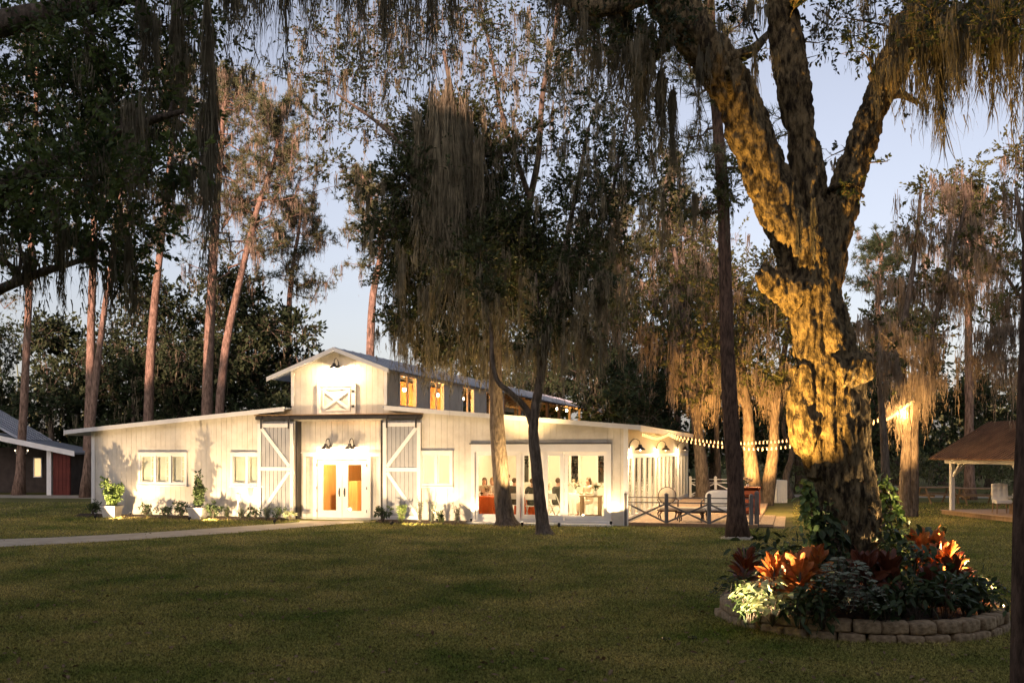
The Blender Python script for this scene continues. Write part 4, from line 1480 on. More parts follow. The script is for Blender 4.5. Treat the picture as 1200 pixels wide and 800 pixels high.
for (c0, c1, d0, d1) in ((xa - 0.06, xa, z0 - 0.06, z1 + 0.06), (xb, xb + 0.06, z0 - 0.06, z1 + 0.06), (xa, xb, z0 - 0.06, z0), (xa, xb, z1, z1 + 0.06)):
    b.box(c0, c1, 3.42, 3.499, d0, d1)
w = b.build('window', M['trim'], root)
b = MB(); b.box(xa, xb, 3.47, 3.49, z0, z1); b.build('lit_pane', glow('lit_pane', (1.0, 0.72, 0.34), 0.5), w)
b = MB()
lx = rb(9, 0)[0] - ox
b.tube([(lx, 1.5, 2.75), (lx, 1.5, 2.35)], 0.012, 5)
for i in range(6):
    a = i * math.pi / 3
    b.tube(curve([(lx, 1.5, 2.30), (lx + 0.2 * math.cos(a), 1.5 + 0.2 * math.sin(a), 2.2), (lx + 0.36 * math.cos(a), 1.5 + 0.36 * math.sin(a), 2.36)], 7), 0.014, 5)
ch = b.build('chandelier', M['trim'], root)
b = MB()
for i in range(6):
    a = i * math.pi / 3
    b.ball((lx + 0.36 * math.cos(a), 1.5 + 0.36 * math.sin(a), 2.42), 0.03, 8, 6, (1, 1, 1.5))
b.build('candle_bulb', glow('candle_glow', (1.0, 0.8, 0.5), 2.0), ch)

# ------------------------------------------------------------------ pavilion on the far right
A = np.array([16.62, 37.6])
E1, E2 = nrm(np.array([0.12, -0.99])), nrm(np.array([0.99, 0.12]))
prz = math.atan2(E2[1], E2[0])
root = thing('pavilion', 'open timber pavilion with brown gabled roof and white posts', 'pavilion', (A[0], A[1], 0), prz)
# local: x along E2, y along -E1
LB = 4.25
DP = 3.8
b = MB(); b.box(-0.25, DP + 0.3, -LB - 1.0, 0.3, -0.05, 0.145); b.build('platform', M['raw_wood'], root)
b = MB()
for i in range(36):
    x0 = -0.3 + i * (DP + 0.6) / 36
    b.box(x0 + 0.004, x0 + (DP + 0.6) / 36 - 0.004, -LB - 1.05, 0.35, 0.146, 0.17)
b.build('deck_boards', M['deck_wood'], root)
for x in (0, DP):
    for y in (0, -LB):
        b = MB(); b.box(x - 0.075, x + 0.075, y - 0.075, y + 0.075, 0.171, 1.92); b.build('post', M['trim'], root, bevel=0.01)
        for dx, dy in (((0, -1 if y == 0 else 1)), ((1 if x == 0 else -1), 0)):
            b = MB(); b.bar((x + dx * 0.08, y + dy * 0.08, 1.45), (x + dx * 0.52, y + dy * 0.52, 1.90), 0.07, 0.09); b.build('knee_brace', M['trim'], root)
for x in (0, DP):
    b = MB(); b.box(x - 0.07, x + 0.07, -LB - 0.4, 0.4, 1.921, 2.06); b.build('beam', M['trim'], root)
for y in (0, -LB):
    b = MB(); b.box(0.071, DP - 0.071, y - 0.07, y + 0.07, 1.922, 2.058); b.build('beam', M['trim'], root)
for s in (-1, 1):
    b = MB()
    xm = DP / 2
    e = xm + 0.55
    zr, ze = 3.46, 2.06
    y0, y1 = -LB - 0.6, 0.62
    xe = xm + s * e
    b.hexa([(xm + s * 0.001, y0, zr), (xe, y0, ze), (xe, y1, ze), (xm + s * 0.001, y1, zr), (xm + s * 0.001, y0, zr + 0.05), (xe, y0, ze + 0.05), (xe, y1, ze + 0.05), (xm + s * 0.001, y1, zr + 0.05)])
    for i in range(27):
        y = y0 + 0.03 + i * (y1 - y0 - 0.06) / 26
        b.bar((xm + s * 0.03, y, zr + 0.055), (xe, y, ze + 0.06), 0.05, 0.035)
    b.build('roof', M['rust_roof'], root)
b = MB()
for y in (0.0, -LB):
    V = [(0.08, y - 0.04, 2.06), (DP - 0.08, y - 0.04, 2.06), (DP / 2, y - 0.04, 3.33)]
    V += [(p[0], y + 0.04, p[2]) for p in V]
    b.add(V, [(0, 1, 4, 3), (1, 2, 5, 4), (2, 0, 3, 5)], [(0, 2, 1), (3, 4, 5)])
b.build('gable_end', M['raw_wood'], root)

# tufted white chair and flower crate on the platform
cp_ = np.array([17.42, 35.4, 0.17])
root = thing('side_chair', 'white button tufted high backed chair on the pavilion platform', 'chair', cp_, math.radians(-8))
b = MB(); b.box(-0.27, 0.27, -0.28, 0.25, 0.36, 0.50); b.build('seat', M['cloth'], root, bevel=0.04)
b = MB()
n = 9
for i in range(n - 1):
    for j in range(n - 1):
        pass
gx, gz = np.meshgrid(np.linspace(-0.27, 0.27, 19), np.linspace(0.48, 1.04, 19))
dep = 0.03 * np.abs(np.cos(gx * 17.5) * np.cos((gz - 0.48) * 17.0))
top = 0.035 * np.cos(gx / 0.27 * math.pi / 2) * (gz - 0.48) / 0.56
V = np.concatenate([np.stack([gx, 0.17 - dep + (gz - 0.48) * 0.12, gz + top], -1).reshape(-1, 3), np.stack([gx, 0.25 + (gz - 0.48) * 0.12, gz + top], -1).reshape(-1, 3)])
Q = []
for i in range(18):
    for j in range(18):
        k = i * 19 + j
        Q.append((k, k + 1, k + 20, k + 19))
        Q.append((361 + k, 361 + k + 19, 361 + k + 20, 361 + k + 1))
for i in range(18):
    for (p, q) in ((i, i + 1), (18 * 19 + i, 18 * 19 + i + 1), (i * 19, (i + 1) * 19), (i * 19 + 18, (i + 1) * 19 + 18)):
        Q.append((p, q, q + 361, p + 361))
b.add(V, Q); b.build('backrest', M['cloth'], root, True)
for sx in (-1, 1):
    for sy in (-1, 1):
        b = MB(); b.tube([(sx * 0.23, sy * 0.22, 0.36), (sx * 0.235, sy * 0.235, 0.15), (sx * 0.25, sy * 0.26, 0.0)], [0.03, 0.022, 0.018], 6); b.build('leg', M['raw_wood'], root)
cq = np.array([17.85, 35.1, 0.17])
root = thing('wooden_crate', 'small wooden crate beside the tufted chair', 'crate', cq, 0.2)
b = MB()
for i in range(4):
    z = 0.02 + i * 0.10
    b.box(-0.22, 0.22, -0.2, -0.185, z, z + 0.085)
    b.box(-0.22, 0.22, 0.185, 0.2, z, z + 0.085)
    b.box(-0.22, -0.205, -0.184, 0.184, z, z + 0.085)
    b.box(0.205, 0.22, -0.184, 0.184, z, z + 0.085)
b.build('slat', M['raw_wood'], root)
b = MB()
for sx in (-1, 1):
    for sy in (-1, 1):
        b.box(sx * 0.19 - 0.014, sx * 0.19 + 0.014, sy * 0.17 - 0.014, sy * 0.17 + 0.014, 0, 0.42)
b.box(-0.204, 0.204, -0.184, 0.184, 0.38, 0.40)
b.build('crate_frame', M['raw_wood'], root)
centrepiece('white flowers set on the small crate in the pavilion', cq + [0, 0, 0.40], 'cloth', 0.16, 0.22)

def picnic_table(label, loc, rz):
    root = thing('picnic_table', label, 'picnic table', loc, rz, 'picnic tables beyond the lawn')
    b = MB()
    for i in range(5):
        b.box(-0.95, 0.95, -0.38 + i * 0.153, -0.38 + i * 0.153 + 0.145, 0.72, 0.76)
    b.build('tabletop', M['raw_wood'], root)
    for s in (-1, 1):
        b = MB()
        for i in range(2):
            y = s * 0.72 + (i - 1) * 0.15
            b.box(-0.95, 0.95, y, y + 0.142, 0.42, 0.46)
        b.build('bench', M['raw_wood'], root)
    for s in (-1, 1):
        b = MB()
        x = s * 0.68
        b.bar((x, -0.68, 0.0), (x, -0.2, 0.719), 0.04, 0.09)
        b.bar((x, 0.68, 0.0), (x, 0.2, 0.719), 0.04, 0.09)
        b.box(x + 0.021, x + 0.059, -0.86, 0.86, 0.33, 0.419)
        b.build('leg_frame', M['raw_wood'], root)
    return root
picnic_table('grey brown picnic table just outside the pavilion post', P(1098, 0, 45.5) * [1, 1, 0], 0.15)
picnic_table('picnic table seen under the pavilion roof behind the tufted chair', P(1146, 0, 44.0) * [1, 1, 0], -0.1)
picnic_table('picnic table half hidden between the big oak and the moss draped cypress', P(1044, 0, 46.5) * [1, 1, 0], 0.1)

# ------------------------------------------------------------------ far woods and the dark trees behind the barn
def at(px, py, Y): return P(px, py, Y)
def foot(px, Y): return P(px, 0, Y) * np.array([1, 1, 0])

b, tw = MB(), MB()
for i in range(1100):                                       # unseen woods added behind the camera to block the low sun
    x = RNG.uniform(-75, 75)
    c = (x, -24 - RNG.random() * 9, RNG.random() * 18.8 + 1.0)
    blob_leaves(b, c, (4.5, 2.5, 2.6), 60, 2.4, None, 0.8)
tag(b.build('woods', M['leaf_dark']), kind='stuff')
b, tw = MB(), MB()
for i in range(420):                                        # far wood round the edge of the lawn
    x = RNG.uniform(-120, 130)
    y = 95 + RNG.random() * 25 + abs(x) * 0.05
    hmax = 7.5 + 3.5 * math.sin(x * 0.13) + 2 * math.sin(x * 0.41 + 1)
    if x < 0: hmax += 3.0
    c = (x, y, RNG.random() ** 0.9 * hmax)
    blob_leaves(b, c, (2.6, 2.2, 1.6), 130, 0.55, None, 0.7)
for i in range(150):
    x, y = RNG.uniform(-110, 120), 92 + 20 * RNG.random()
    tw.tube([(x, y, 0), (x + RNG.normal() * 0.3, y, 4), (x + RNG.normal() * 0.6, y, 9 + 4 * RNG.random())], [0.22, 0.17, 0.05], 5, False)
b.V += tw.V; b.Q += [q + b.n for q in tw.Q]; b.n += tw.n
tag(b.build('woods', M['leaf_far']), kind='stuff')

# protos of dark understory oaks, copied in a loop
def dark_proto(seed, h, w, label, n=15, L=0.27, mossn=3, base=(0, 0, 0)):
    global RNG
    keep = RNG
    RNG = np.random.default_rng(seed)
    tr = [((np.array([[0, 0, -0.1], [0.2, 0.1, h * 0.3], [-0.1, 0.3, h * 0.7]])), 0.26, 0.06)]
    bl = []
    for i in range(n):
        a = RNG.random() * 6.28
        z = h * (0.16 + 0.8 * RNG.random())
        wr = w * (1.0 if z < h * 0.6 else 1.0 - 0.8 * (z / h - 0.6)) * math.sqrt(RNG.random())
        bl.append(((math.cos(a) * wr, math.sin(a) * wr * 0.8, z), (w * 0.42, w * 0.42, h * 0.12), 700, mossn))
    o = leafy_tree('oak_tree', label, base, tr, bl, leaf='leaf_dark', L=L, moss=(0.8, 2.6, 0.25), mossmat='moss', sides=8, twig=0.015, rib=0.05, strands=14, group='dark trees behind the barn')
    RNG = keep
    return o
protos = [dark_proto(11, 11.5, 3.4, 'x'), dark_proto(12, 9.5, 3.0, 'x', 14), dark_proto(13, 13.0, 3.2, 'x', 18, mossn=4), dark_proto(14, 7.5, 2.8, 'x', 12)]
darks = [  # px, Y, proto, scale, label
    (-70, 66, 0, 1.00, 'dark oak standing behind the red barn roof'),
    (-20, 70, 2, 0.85, 'dark tree rising over the red barn between leftmost pine and picture edge'),
    (62, 64, 1, 1.17, 'dark oak behind the porch post of the red barn'),
    (112, 66, 0, 1.11, 'dark mossy oak behind the pair of leaning pines'),
    (160, 64, 2, 0.99, 'dark tree over the far end of the white barn behind the third pine'),
    (205, 67, 0, 1.26, 'dark tree between the third pine and the tall forked pine'),
    (252, 63, 2, 1.01, 'dark oak right behind the foot of the tall forked pine'),
    (300, 66, 0, 1.23, 'dark mossy oak behind the leaning pine'),
    (346, 64, 1, 1.17, 'dark tree just left of the barn gable'),
    (392, 66, 3, 1.05, 'low dark tree behind the barn gable peak'),
    (470, 72, 3, 1.00, 'low dark tree above the blue metal roof'),
    (520, 70, 2, 0.85, 'dark tree above the middle of the metal roof'),
    (575, 74, 0, 1.00, 'dark tree behind the thick oak trunk'),
    (640, 70, 2, 0.90, 'dark tree above the open timber roof'),
    (690, 66, 0, 1.20, 'dark oak at the far end of the barn roof'),
    (735, 70, 2, 1.14, 'dark tree over the barn corner'),
    (782, 60, 0, 1.20, 'dark mossy tree above the string light corner'),
    (835, 63, 2, 1.08, 'dark tree behind the straight dark pine'),
    (940, 58, 1, 1.26, 'dark tree between the amber lit oaks and the big oak'),
    (985, 62, 0, 1.08, 'dark tree hidden behind the big oak trunk'),
    (1048, 62, 1, 1.14, 'dark tree just right of the big oak trunk'),
    (1105, 70, 3, 1.00, 'low green tree behind the picnic tables'),
    (1160, 66, 3, 1.05, 'low bushy tree behind the pavilion roof'),
    (1215, 62, 1, 0.90, 'dark tree behind the pavilion at the picture edge'),
]
for i, (px, Y, k, sc, lab) in enumerate(darks):
    o = copy_thing(protos[k], foot(px, Y), RNG.random() * 6.28, (sc, sc, sc * (0.95 + 0.1 * RNG.random())), lab)
for p in protos:
    for k in list(p.children):
        bpy.data.objects.remove(k)
    bpy.data.objects.remove(p)

# low brush along the lawn edge at right
for i, (px, Y, lab) in enumerate(((1085, 53, 'low brush behind the first picnic table'), (1128, 54, 'low brush behind the pavilion post'), (1175, 53, 'low brush seen under the pavilion roof'), (1050, 55, 'low brush behind the moss draped cypress'), (1210, 52, 'low brush beyond the pavilion at the picture edge'), (70, 60, 'low brush beside the red barn wall'), (100, 58, 'low brush at the foot of the leaning pines'), (965, 55, 'low brush behind the big oak trunk'), (930, 57, 'low brush behind the narrow draped table'))):
    shrub('brush', lab, foot(px, Y), 2.6, 2.4, 700, 0.20, 'leaf_far', 'bush', 'brush at the lawn edge', stems=9)

# ------------------------------------------------------------------ tall pines behind the barn
def pp(*a, Y):
    pts = [foot(a[0][0], Y)] + [P(px, py, Y + i * 0.3) for i, (px, py) in enumerate(a[1:])]
    return pts
pine('straight pine trunk standing in front of the red barn', pp((22, 0), (29, 450), (36, 300), (42, 120), (44, 20), Y=54), 0.24, 0.10, 0.55, 22, seed=21, moss=120)
pine('slim pine leaning right beside the far end of the white barn', pp((99, 0), (115, 420), (127, 330), (137, 255), (150, 130), Y=51), 0.19, 0.07, 0.62, 18, seed=22, moss=160)
pine('thicker upright pine just left of the white barn end', pp((101, 0), (106, 420), (109, 300), (112, 200), (118, 60), Y=56), 0.27, 0.10, 0.6, 20, seed=23, moss=160)
pine('third pine rising behind the first window of the barn', pp((170, 0), (178, 395), (187, 300), (195, 230), (206, 120), (212, 75), Y=60), 0.30, 0.08, 0.48, 32, seed=24, moss=300, mosslen=(0.6, 2.6))
pine('tallest pine with wide crown behind the barn window wing', pp((240, 0), (244, 420), (250, 300), (257, 200), (262, 130), (268, 90), Y=60), 0.36, 0.09, 0.42, 46, (1.6, 4.8), seed=25, moss=420, mosslen=(0.5, 2.0))
pine('pine leaning right across the pink lit pines, wide mossy crown', pp((252, 0), (262, 425), (283, 320), (303, 240), (322, 185), (330, 120), Y=58), 0.27, 0.08, 0.40, 46, (1.8, 5.0), seed=26, moss=460, mosslen=(0.5, 2.2))
pine('crooked pine above the barn gable with few branches', pp((432, 0), (434, 405), (438, 340), (447, 290), (438, 245), (424, 205), Y=56), 0.27, 0.10, 0.55, 22, (1.4, 3.0), seed=27, moss=60)
pine('mossy pine behind the left gable eave with drooping limbs', pp((335, 0), (338, 380), (342, 320), (350, 270), (352, 240), Y=66), 0.22, 0.07, 0.35, 26, (1.6, 4.4), seed=28, moss=330, mosslen=(0.6, 2.0))
pine('slim pine over the pavilion ridge', pp((1136, 0), (1136, 470), (1135, 390), (1134, 300), (1131, 230), Y=49), 0.24, 0.12, 0.66, 16, (1.0, 2.6), seed=29, moss=330, mosslen=(0.8, 3.2), group='pines right of the big oak')
pine('dark green pine top showing right of the big oak trunk', pp((1022, 0), (1026, 420), (1030, 340), (1034, 285), Y=62), 0.25, 0.08, 0.62, 26, (1.2, 3.2), seed=30, moss=40, leafmat='leaf_dark', group='pines right of the big oak')
pine('distant pine between the oak crowns above the barn roof end', pp((722, 0), (724, 400), (720, 300), (722, 230), Y=70), 0.28, 0.08, 0.45, 30, (1.6, 4.4), seed=31, moss=330, mosslen=(0.5, 2.0))
pine('distant pine behind the straight dark trunk, pink lit limbs', pp((795, 0), (792, 380), (784, 280), (790, 190), Y=70), 0.28, 0.08, 0.45, 28, (1.6, 4.0), seed=32, moss=330, mosslen=(0.5, 2.2))
pine('far pine behind the red barn at the picture edge', pp((-30, 0), (-28, 420), (-22, 320), (-18, 200), Y=62), 0.25, 0.08, 0.5, 22, seed=33, moss=50)

# ------------------------------------------------------------------ moss-draped trees right of the big oak
rk = RNG
RNG = np.random.default_rng(41)
LEAFX, MOSSX = 2.4, 2.4
def blobs_px(rows, Y, L=0.12, dens=1.0, dj=1.2):
    """rows of (px, py, radius px, leaves, moss): clumps at about depth Y."""
    out = []
    for px, py, r, n, k in rows:
        y = Y + RNG.uniform(-dj, dj)
        out.append((P(px, py, y), np.array([1, 0.9, 0.8]) * r * y / F, int(n * dens), k))
    return out
Y = 36
f0 = foot(1065, Y)
leafy_tree('cypress_tree', 'twin stemmed cypress hung with moss and glowing under the string lights', f0,
    [([f0 + [-0.12, 0, -0.1], P(1061, 560, Y), P(1063, 500, Y), P(1058, 440, Y), P(1060, 380, Y), P(1072, 300, Y + .4), P(1080, 215, Y + .8)], 0.23, 0.05),
     ([f0 + [0.2, 0.1, -0.1], P(1071, 560, Y), P(1072, 500, Y), P(1078, 450, Y), P(1092, 390, Y), P(1110, 320, Y), P(1132, 240, Y)], 0.20, 0.05),
     ([P(1060, 420, Y), P(1044, 400, Y - .5), P(1022, 380, Y - .8)], 0.09, 0.03)],
    blobs_px([(1050, 330, 26, 160, 9), (1075, 270, 30, 200, 10), (1095, 220, 30, 200, 8), (1120, 260, 34, 240, 12), (1085, 330, 34, 220, 14), (1120, 330, 36, 240, 14), (1150, 290, 34, 240, 10), (1060, 390, 28, 120, 14), (1090, 400, 30, 120, 14), (1030, 380, 22, 100, 12), (1130, 210, 28, 220, 5), (1155, 230, 30, 220, 8), (1075, 440, 22, 30, 14), (1056, 470, 18, 20, 12)], Y),
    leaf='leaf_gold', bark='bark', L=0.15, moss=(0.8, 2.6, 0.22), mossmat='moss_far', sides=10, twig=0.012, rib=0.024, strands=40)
Y = 33
f0 = foot(1228, Y)
leafy_tree('cypress_tree', 'moss draped tree overhanging the pavilion from beyond the picture edge', f0,
    [([f0, P(1226, 480, Y), P(1222, 380, Y), P(1205, 300, Y), P(1190, 220, Y)], 0.3, 0.06), ([P(1222, 380, Y), P(1190, 340, Y), P(1165, 300, Y)], 0.10, 0.03)],
    blobs_px([(1190, 350, 30, 200, 14), (1165, 380, 26, 120, 14), (1200, 420, 30, 120, 16), (1180, 300, 34, 240, 10), (1195, 240, 34, 260, 6), (1190, 180, 30, 260, 4), (1225, 330, 40, 300, 10), (1160, 410, 18, 40, 8)], Y),
    leaf='leaf_gold', bark='bark', L=0.14, moss=(0.8, 2.4, 0.2), mossmat='moss_far', sides=8, twig=0.012, rib=0.024, strands=40)
Y = 30
f0 = foot(1037, Y)
leafy_tree('cypress_tree', 'slim dark trunk standing close behind the big oak at its right edge', f0,
    [([f0, P(1038, 560, Y), P(1035, 500, Y), P(1030, 440, Y), P(1026, 380, Y)], 0.17, 0.05)],
    blobs_px([(1030, 410, 20, 60, 10), (1020, 370, 20, 80, 8), (1045, 430, 18, 30, 8)], Y), leaf='leaf_gold', bark='bark', L=0.13, moss=(0.6, 1.7, 0.15), mossmat='moss_far', sides=8, twig=0.01, rib=0.03, strands=24)

# amber lit oaks behind the deck
Y = 43.7
f0 = foot(892, Y)
leafy_tree('oak_tree', 'forked oak behind the deck glowing amber in the string lights', f0,
    [([f0 + [-0.3, 0, -0.1], P(882, 560, Y), P(878, 520, Y), P(876, 480, Y), P(868, 420, Y), P(872, 340, Y)], 0.40, 0.10),
     ([f0 + [0.2, 0, -0.1], P(902, 560, Y), P(907, 520, Y), P(909, 480, Y), P(918, 420, Y), P(930, 350, Y)], 0.34, 0.08),
     ([P(876, 480, Y), P(850, 440, Y), P(826, 410, Y)], 0.14, 0.04)],
    blobs_px([(860, 430, 34, 500, 14), (890, 450, 30, 350, 16), (925, 440, 30, 400, 14), (835, 410, 34, 500, 12), (880, 380, 40, 700, 12), (920, 370, 36, 600, 10), (850, 350, 38, 700, 8), (900, 320, 38, 700, 6), (820, 460, 22, 200, 10), (940, 400, 26, 400, 10)], Y),
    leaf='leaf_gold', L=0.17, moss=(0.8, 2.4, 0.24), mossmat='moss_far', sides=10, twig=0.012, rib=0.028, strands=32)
Y = 48
f0 = foot(824, Y)
leafy_tree('oak_tree', 'mossy oak beyond the deck, reddish trunk seen over the far railing', f0,
    [([f0, P(823, 560, Y), P(818, 510, Y), P(810, 440, Y), P(800, 360, Y), P(790, 290, Y)], 0.38, 0.10), ([P(812, 460, Y), P(785, 400, Y), P(760, 340, Y)], 0.16, 0.05), ([P(806, 420, Y), P(832, 360, Y), P(845, 300, Y)], 0.14, 0.05)],
    blobs_px([(740, 340, 38, 600, 9), (770, 300, 40, 700, 7), (800, 340, 38, 600, 12), (820, 280, 40, 700, 7), (760, 380, 32, 400, 14), (795, 400, 32, 350, 14), (830, 390, 32, 350, 12), (780, 250, 36, 600, 6), (720, 300, 36, 600, 7), (835, 320, 34, 500, 10), (810, 440, 26, 200, 12), (715, 370, 30, 400, 9)], Y),
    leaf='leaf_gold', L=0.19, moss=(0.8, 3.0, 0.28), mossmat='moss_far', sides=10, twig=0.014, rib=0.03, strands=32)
Y = 50
f0 = foot(842, Y)
leafy_tree('oak_tree', 'thin trunk between the reddish oak and the straight dark pine', f0, [([f0, P(841, 540, Y), P(840, 480, Y), P(845, 400, Y)], 0.20, 0.06)], blobs_px([(845, 420, 26, 250, 8), (850, 380, 26, 300, 6)], Y), leaf='leaf_gold', L=0.19, moss=(0.8, 2.0, 0.22), mossmat='moss_far', sides=8, rib=0.04, strands=18)
Y = 50
f0 = foot(925, Y)
leafy_tree('oak_tree', 'slender bent trunk right of the amber lit oaks', f0, [([f0, P(921, 560, Y), P(928, 530, Y), P(918, 500, Y), P(930, 450, Y)], 0.22, 0.06)], blobs_px([(925, 470, 24, 150, 10), (940, 450, 24, 200, 8)], Y), leaf='leaf_gold', L=0.19, moss=(0.8, 2.0, 0.22), mossmat='moss_far', sides=8, rib=0.04, strands=18)

# ------------------------------------------------------------------ the two oaks in front of the barn
RNG = np.random.default_rng(52)
LEAFX, MOSSX = 2.1, 3.0
Y = 32.0
f0 = foot(594, Y)
leafy_tree('oak_tree', 'thick oak trunk in front of the glass doors with dense dark mossy crown', f0,
    [([f0 + [0, 0, -0.1], P(590, 590, Y), P(584, 520, Y), P(581, 460, Y), P(580, 390, Y), P(574, 330, Y), P(560, 270, Y), P(545, 210, Y), P(535, 140, Y), P(520, 60, Y)], 0.30, 0.06),
     ([P(580, 400, Y), P(600, 330, Y), P(612, 270, Y), P(630, 190, Y), P(636, 110, Y), P(650, 40, Y + .4), P(655, -20, Y + .4)], 0.15, 0.05),
     ([P(576, 340, Y), P(540, 310, Y - .5), P(505, 285, Y - 1), P(470, 260, Y - 1.2)], 0.12, 0.04),
     ([P(556, 260, Y), P(500, 200, Y - .8), P(450, 150, Y - 1.4), P(395, 110, Y - 1.6)], 0.10, 0.03),
     ([P(620, 230, Y), P(590, 140, Y), P(575, 60, Y), P(560, -10, Y)], 0.09, 0.03)],
    blobs_px([(500, 160, 44, 1700, 4), (530, 140, 42, 1500, 5), (560, 190, 46, 1800, 3), (490, 210, 48, 2200, 4), (530, 230, 52, 2600, 4), (570, 250, 52, 2600, 4), (500, 270, 50, 2400, 5), (545, 300, 52, 2600, 6), (590, 300, 46, 2300, 6), (480, 320, 42, 1900, 7), (520, 350, 46, 1900, 9), (565, 355, 44, 1900, 9), (610, 270, 44, 2000, 5), (640, 310, 42, 1800, 7), (600, 350, 42, 1600, 9), (470, 370, 30, 700, 9), (500, 400, 28, 450, 9), (540, 400, 30, 500, 10), (580, 400, 28, 400, 8), (460, 270, 36, 1300, 4),
              (430, 140, 40, 380, 1), (395, 90, 42, 330, 2), (450, 85, 40, 330, 1), (480, 50, 44, 350, 2), (540, 60, 44, 380, 2), (590, 90, 44, 380, 2), (600, 30, 44, 350, 2), (420, 30, 44, 300, 2), (365, 40, 40, 260, 2), (640, 60, 40, 300, 2), (660, 120, 36, 250, 2), (560, 10, 40, 300, 1), (390, 190, 28, 220, 1), (430, 215, 30, 300, 2), (350, 90, 30, 220, 1), (380, 140, 30, 240, 1), (520, 20, 40, 300, 2), (460, 20, 40, 260, 2), (410, 75, 30, 220, 1), (620, 150, 34, 300, 2), (600, 180, 34, 500, 2), (575, 140, 34, 400, 2), (650, 170, 30, 260, 2)], Y, dj=1.5),
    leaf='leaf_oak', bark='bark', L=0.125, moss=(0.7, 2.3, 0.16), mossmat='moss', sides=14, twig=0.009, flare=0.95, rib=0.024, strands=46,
    extra_moss=[(P(507, 122, 29.9), 6.2, 0.34, 460), (P(545, 130, 30.0), 5.4, 0.30, 400), (P(526, 116, 29.7), 7.4, 0.32, 520), (P(490, 145, 30), 5.0, 0.26, 300), (P(562, 165, 30), 4.2, 0.26, 280), (P(512, 150, 29.6), 8.2, 0.09, 170), (P(537, 150, 29.6), 8.6, 0.09, 180), (P(470, 300, 30), 3.4, 0.2, 200), (P(590, 300, 30), 2.8, 0.2, 200), (P(620, 320, 30), 2.6, 0.2, 180), (P(548, 330, 30), 2.6, 0.22, 200), (P(500, 340, 30), 2.4, 0.22, 200)])
Y = 28.6
f0 = foot(638, Y)
leafy_tree('oak_tree', 'thinner forked oak trunk standing on the lawn before the glass doors', f0,
    [([f0 + [0, 0, -0.1], P(634, 600, Y), P(628, 540, Y), P(625, 500, Y), P(632, 450, Y), P(640, 400, Y), P(648, 350, Y), P(662, 290, Y), P(676, 220, Y), P(690, 150, Y)], 0.19, 0.05),
     ([P(626, 505, Y), P(617, 480, Y), P(600, 462, Y - .2), P(583, 446, Y - .3), P(577, 420, Y - .3), P(574, 370, Y - .2), P(560, 320, Y)], 0.11, 0.04),
     ([P(648, 350, Y), P(668, 320, Y), P(690, 280, Y), P(716, 230, Y), P(726, 180, Y), P(740, 120, Y)], 0.08, 0.03),
     ([P(640, 400, Y), P(632, 360, Y), P(628, 320, Y)], 0.06, 0.03)],
    blobs_px([(650, 340, 36, 1000, 7), (680, 300, 36, 900, 6), (640, 380, 28, 450, 9), (670, 360, 30, 500, 9), (700, 260, 36, 700, 4), (690, 200, 38, 500, 3), (720, 200, 34, 450, 4), (740, 130, 38, 450, 3), (700, 120, 36, 380, 2), (680, 60, 38, 320, 2), (730, 60, 36, 340, 3), (700, 330, 26, 400, 8), (720, 290, 28, 450, 6), (690, 390, 20, 150, 8), (620, 400, 22, 200, 8), (715, 10, 36, 300, 2), (562, 305, 30, 900, 4), (572, 345, 26, 600, 5), (740, 180, 36, 380, 4), (760, 230, 34, 420, 4), (690, 240, 34, 500, 4), (665, 220, 32, 380, 3), (770, 150, 32, 300, 3), (800, 240, 30, 300, 3), (650, 90, 30, 240, 2), (700, 160, 32, 340, 3), (790, 190, 30, 260, 3)], Y, dj=1.2),
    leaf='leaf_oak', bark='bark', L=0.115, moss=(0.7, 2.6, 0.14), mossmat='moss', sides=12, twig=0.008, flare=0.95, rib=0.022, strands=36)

# straight dark pine right of the deck
RNG = np.random.default_rng(63)
LEAFX, MOSSX = 1.2, 1.0
Y = 27.2
f0 = foot(865, Y)
pine('straight dark pine with a pale foot at the deck corner', [f0 + [0, 0, -0.1], P(861, 560, Y), P(856, 480, Y), P(852, 400, Y), P(850, 320, Y), P(848, 240, Y), P(842, 160, Y), P(837, 90, Y), P(832, 0, Y), P(828, -80, Y)], 0.235, 0.11, 0.52, 16, (0.8, 2.6), None, 24, 0.34 * .9, 0.02, 'bark_dark', 'pine_tree', 64, 14, (0.7, 1.9), 12, 0.022, 'needle', 'moss')
b = MB()
b.lathe([(0.50, -0.01), (0.40, 0.05), (0.28, 0.10), (0.18, 0.13)], f0, 22)
b.V[-1][:, :2] += RNG.normal(size=(len(b.V[-1]), 2)) * 0.03
b.build('sand_collar', M['path'], [o_ for o_ in COL.objects if o_.get('label', '').startswith('straight dark pine with')][0], True, f0 + [0, 0, -0.1])
o = leafy_tree('climbing_vine', 'yellow green vine clump growing high on the straight dark pine', P(850, 240, Y - .1), [([P(851, 330, Y - .22), P(849, 260, Y - .24), P(846, 190, Y - .25)], 0.02, 0.01)],
    blobs_px([(852, 200, 22, 420, 1), (860, 225, 20, 380, 2), (845, 235, 18, 300, 3), (868, 190, 18, 280, 1)], Y - .35, dj=0.15), leaf='leaf_gold', bark='bark_dark', L=0.10, moss=(0.5, 1.2, 0.1), sides=5, rib=0.02, strands=20, cat='vine', flare=0)

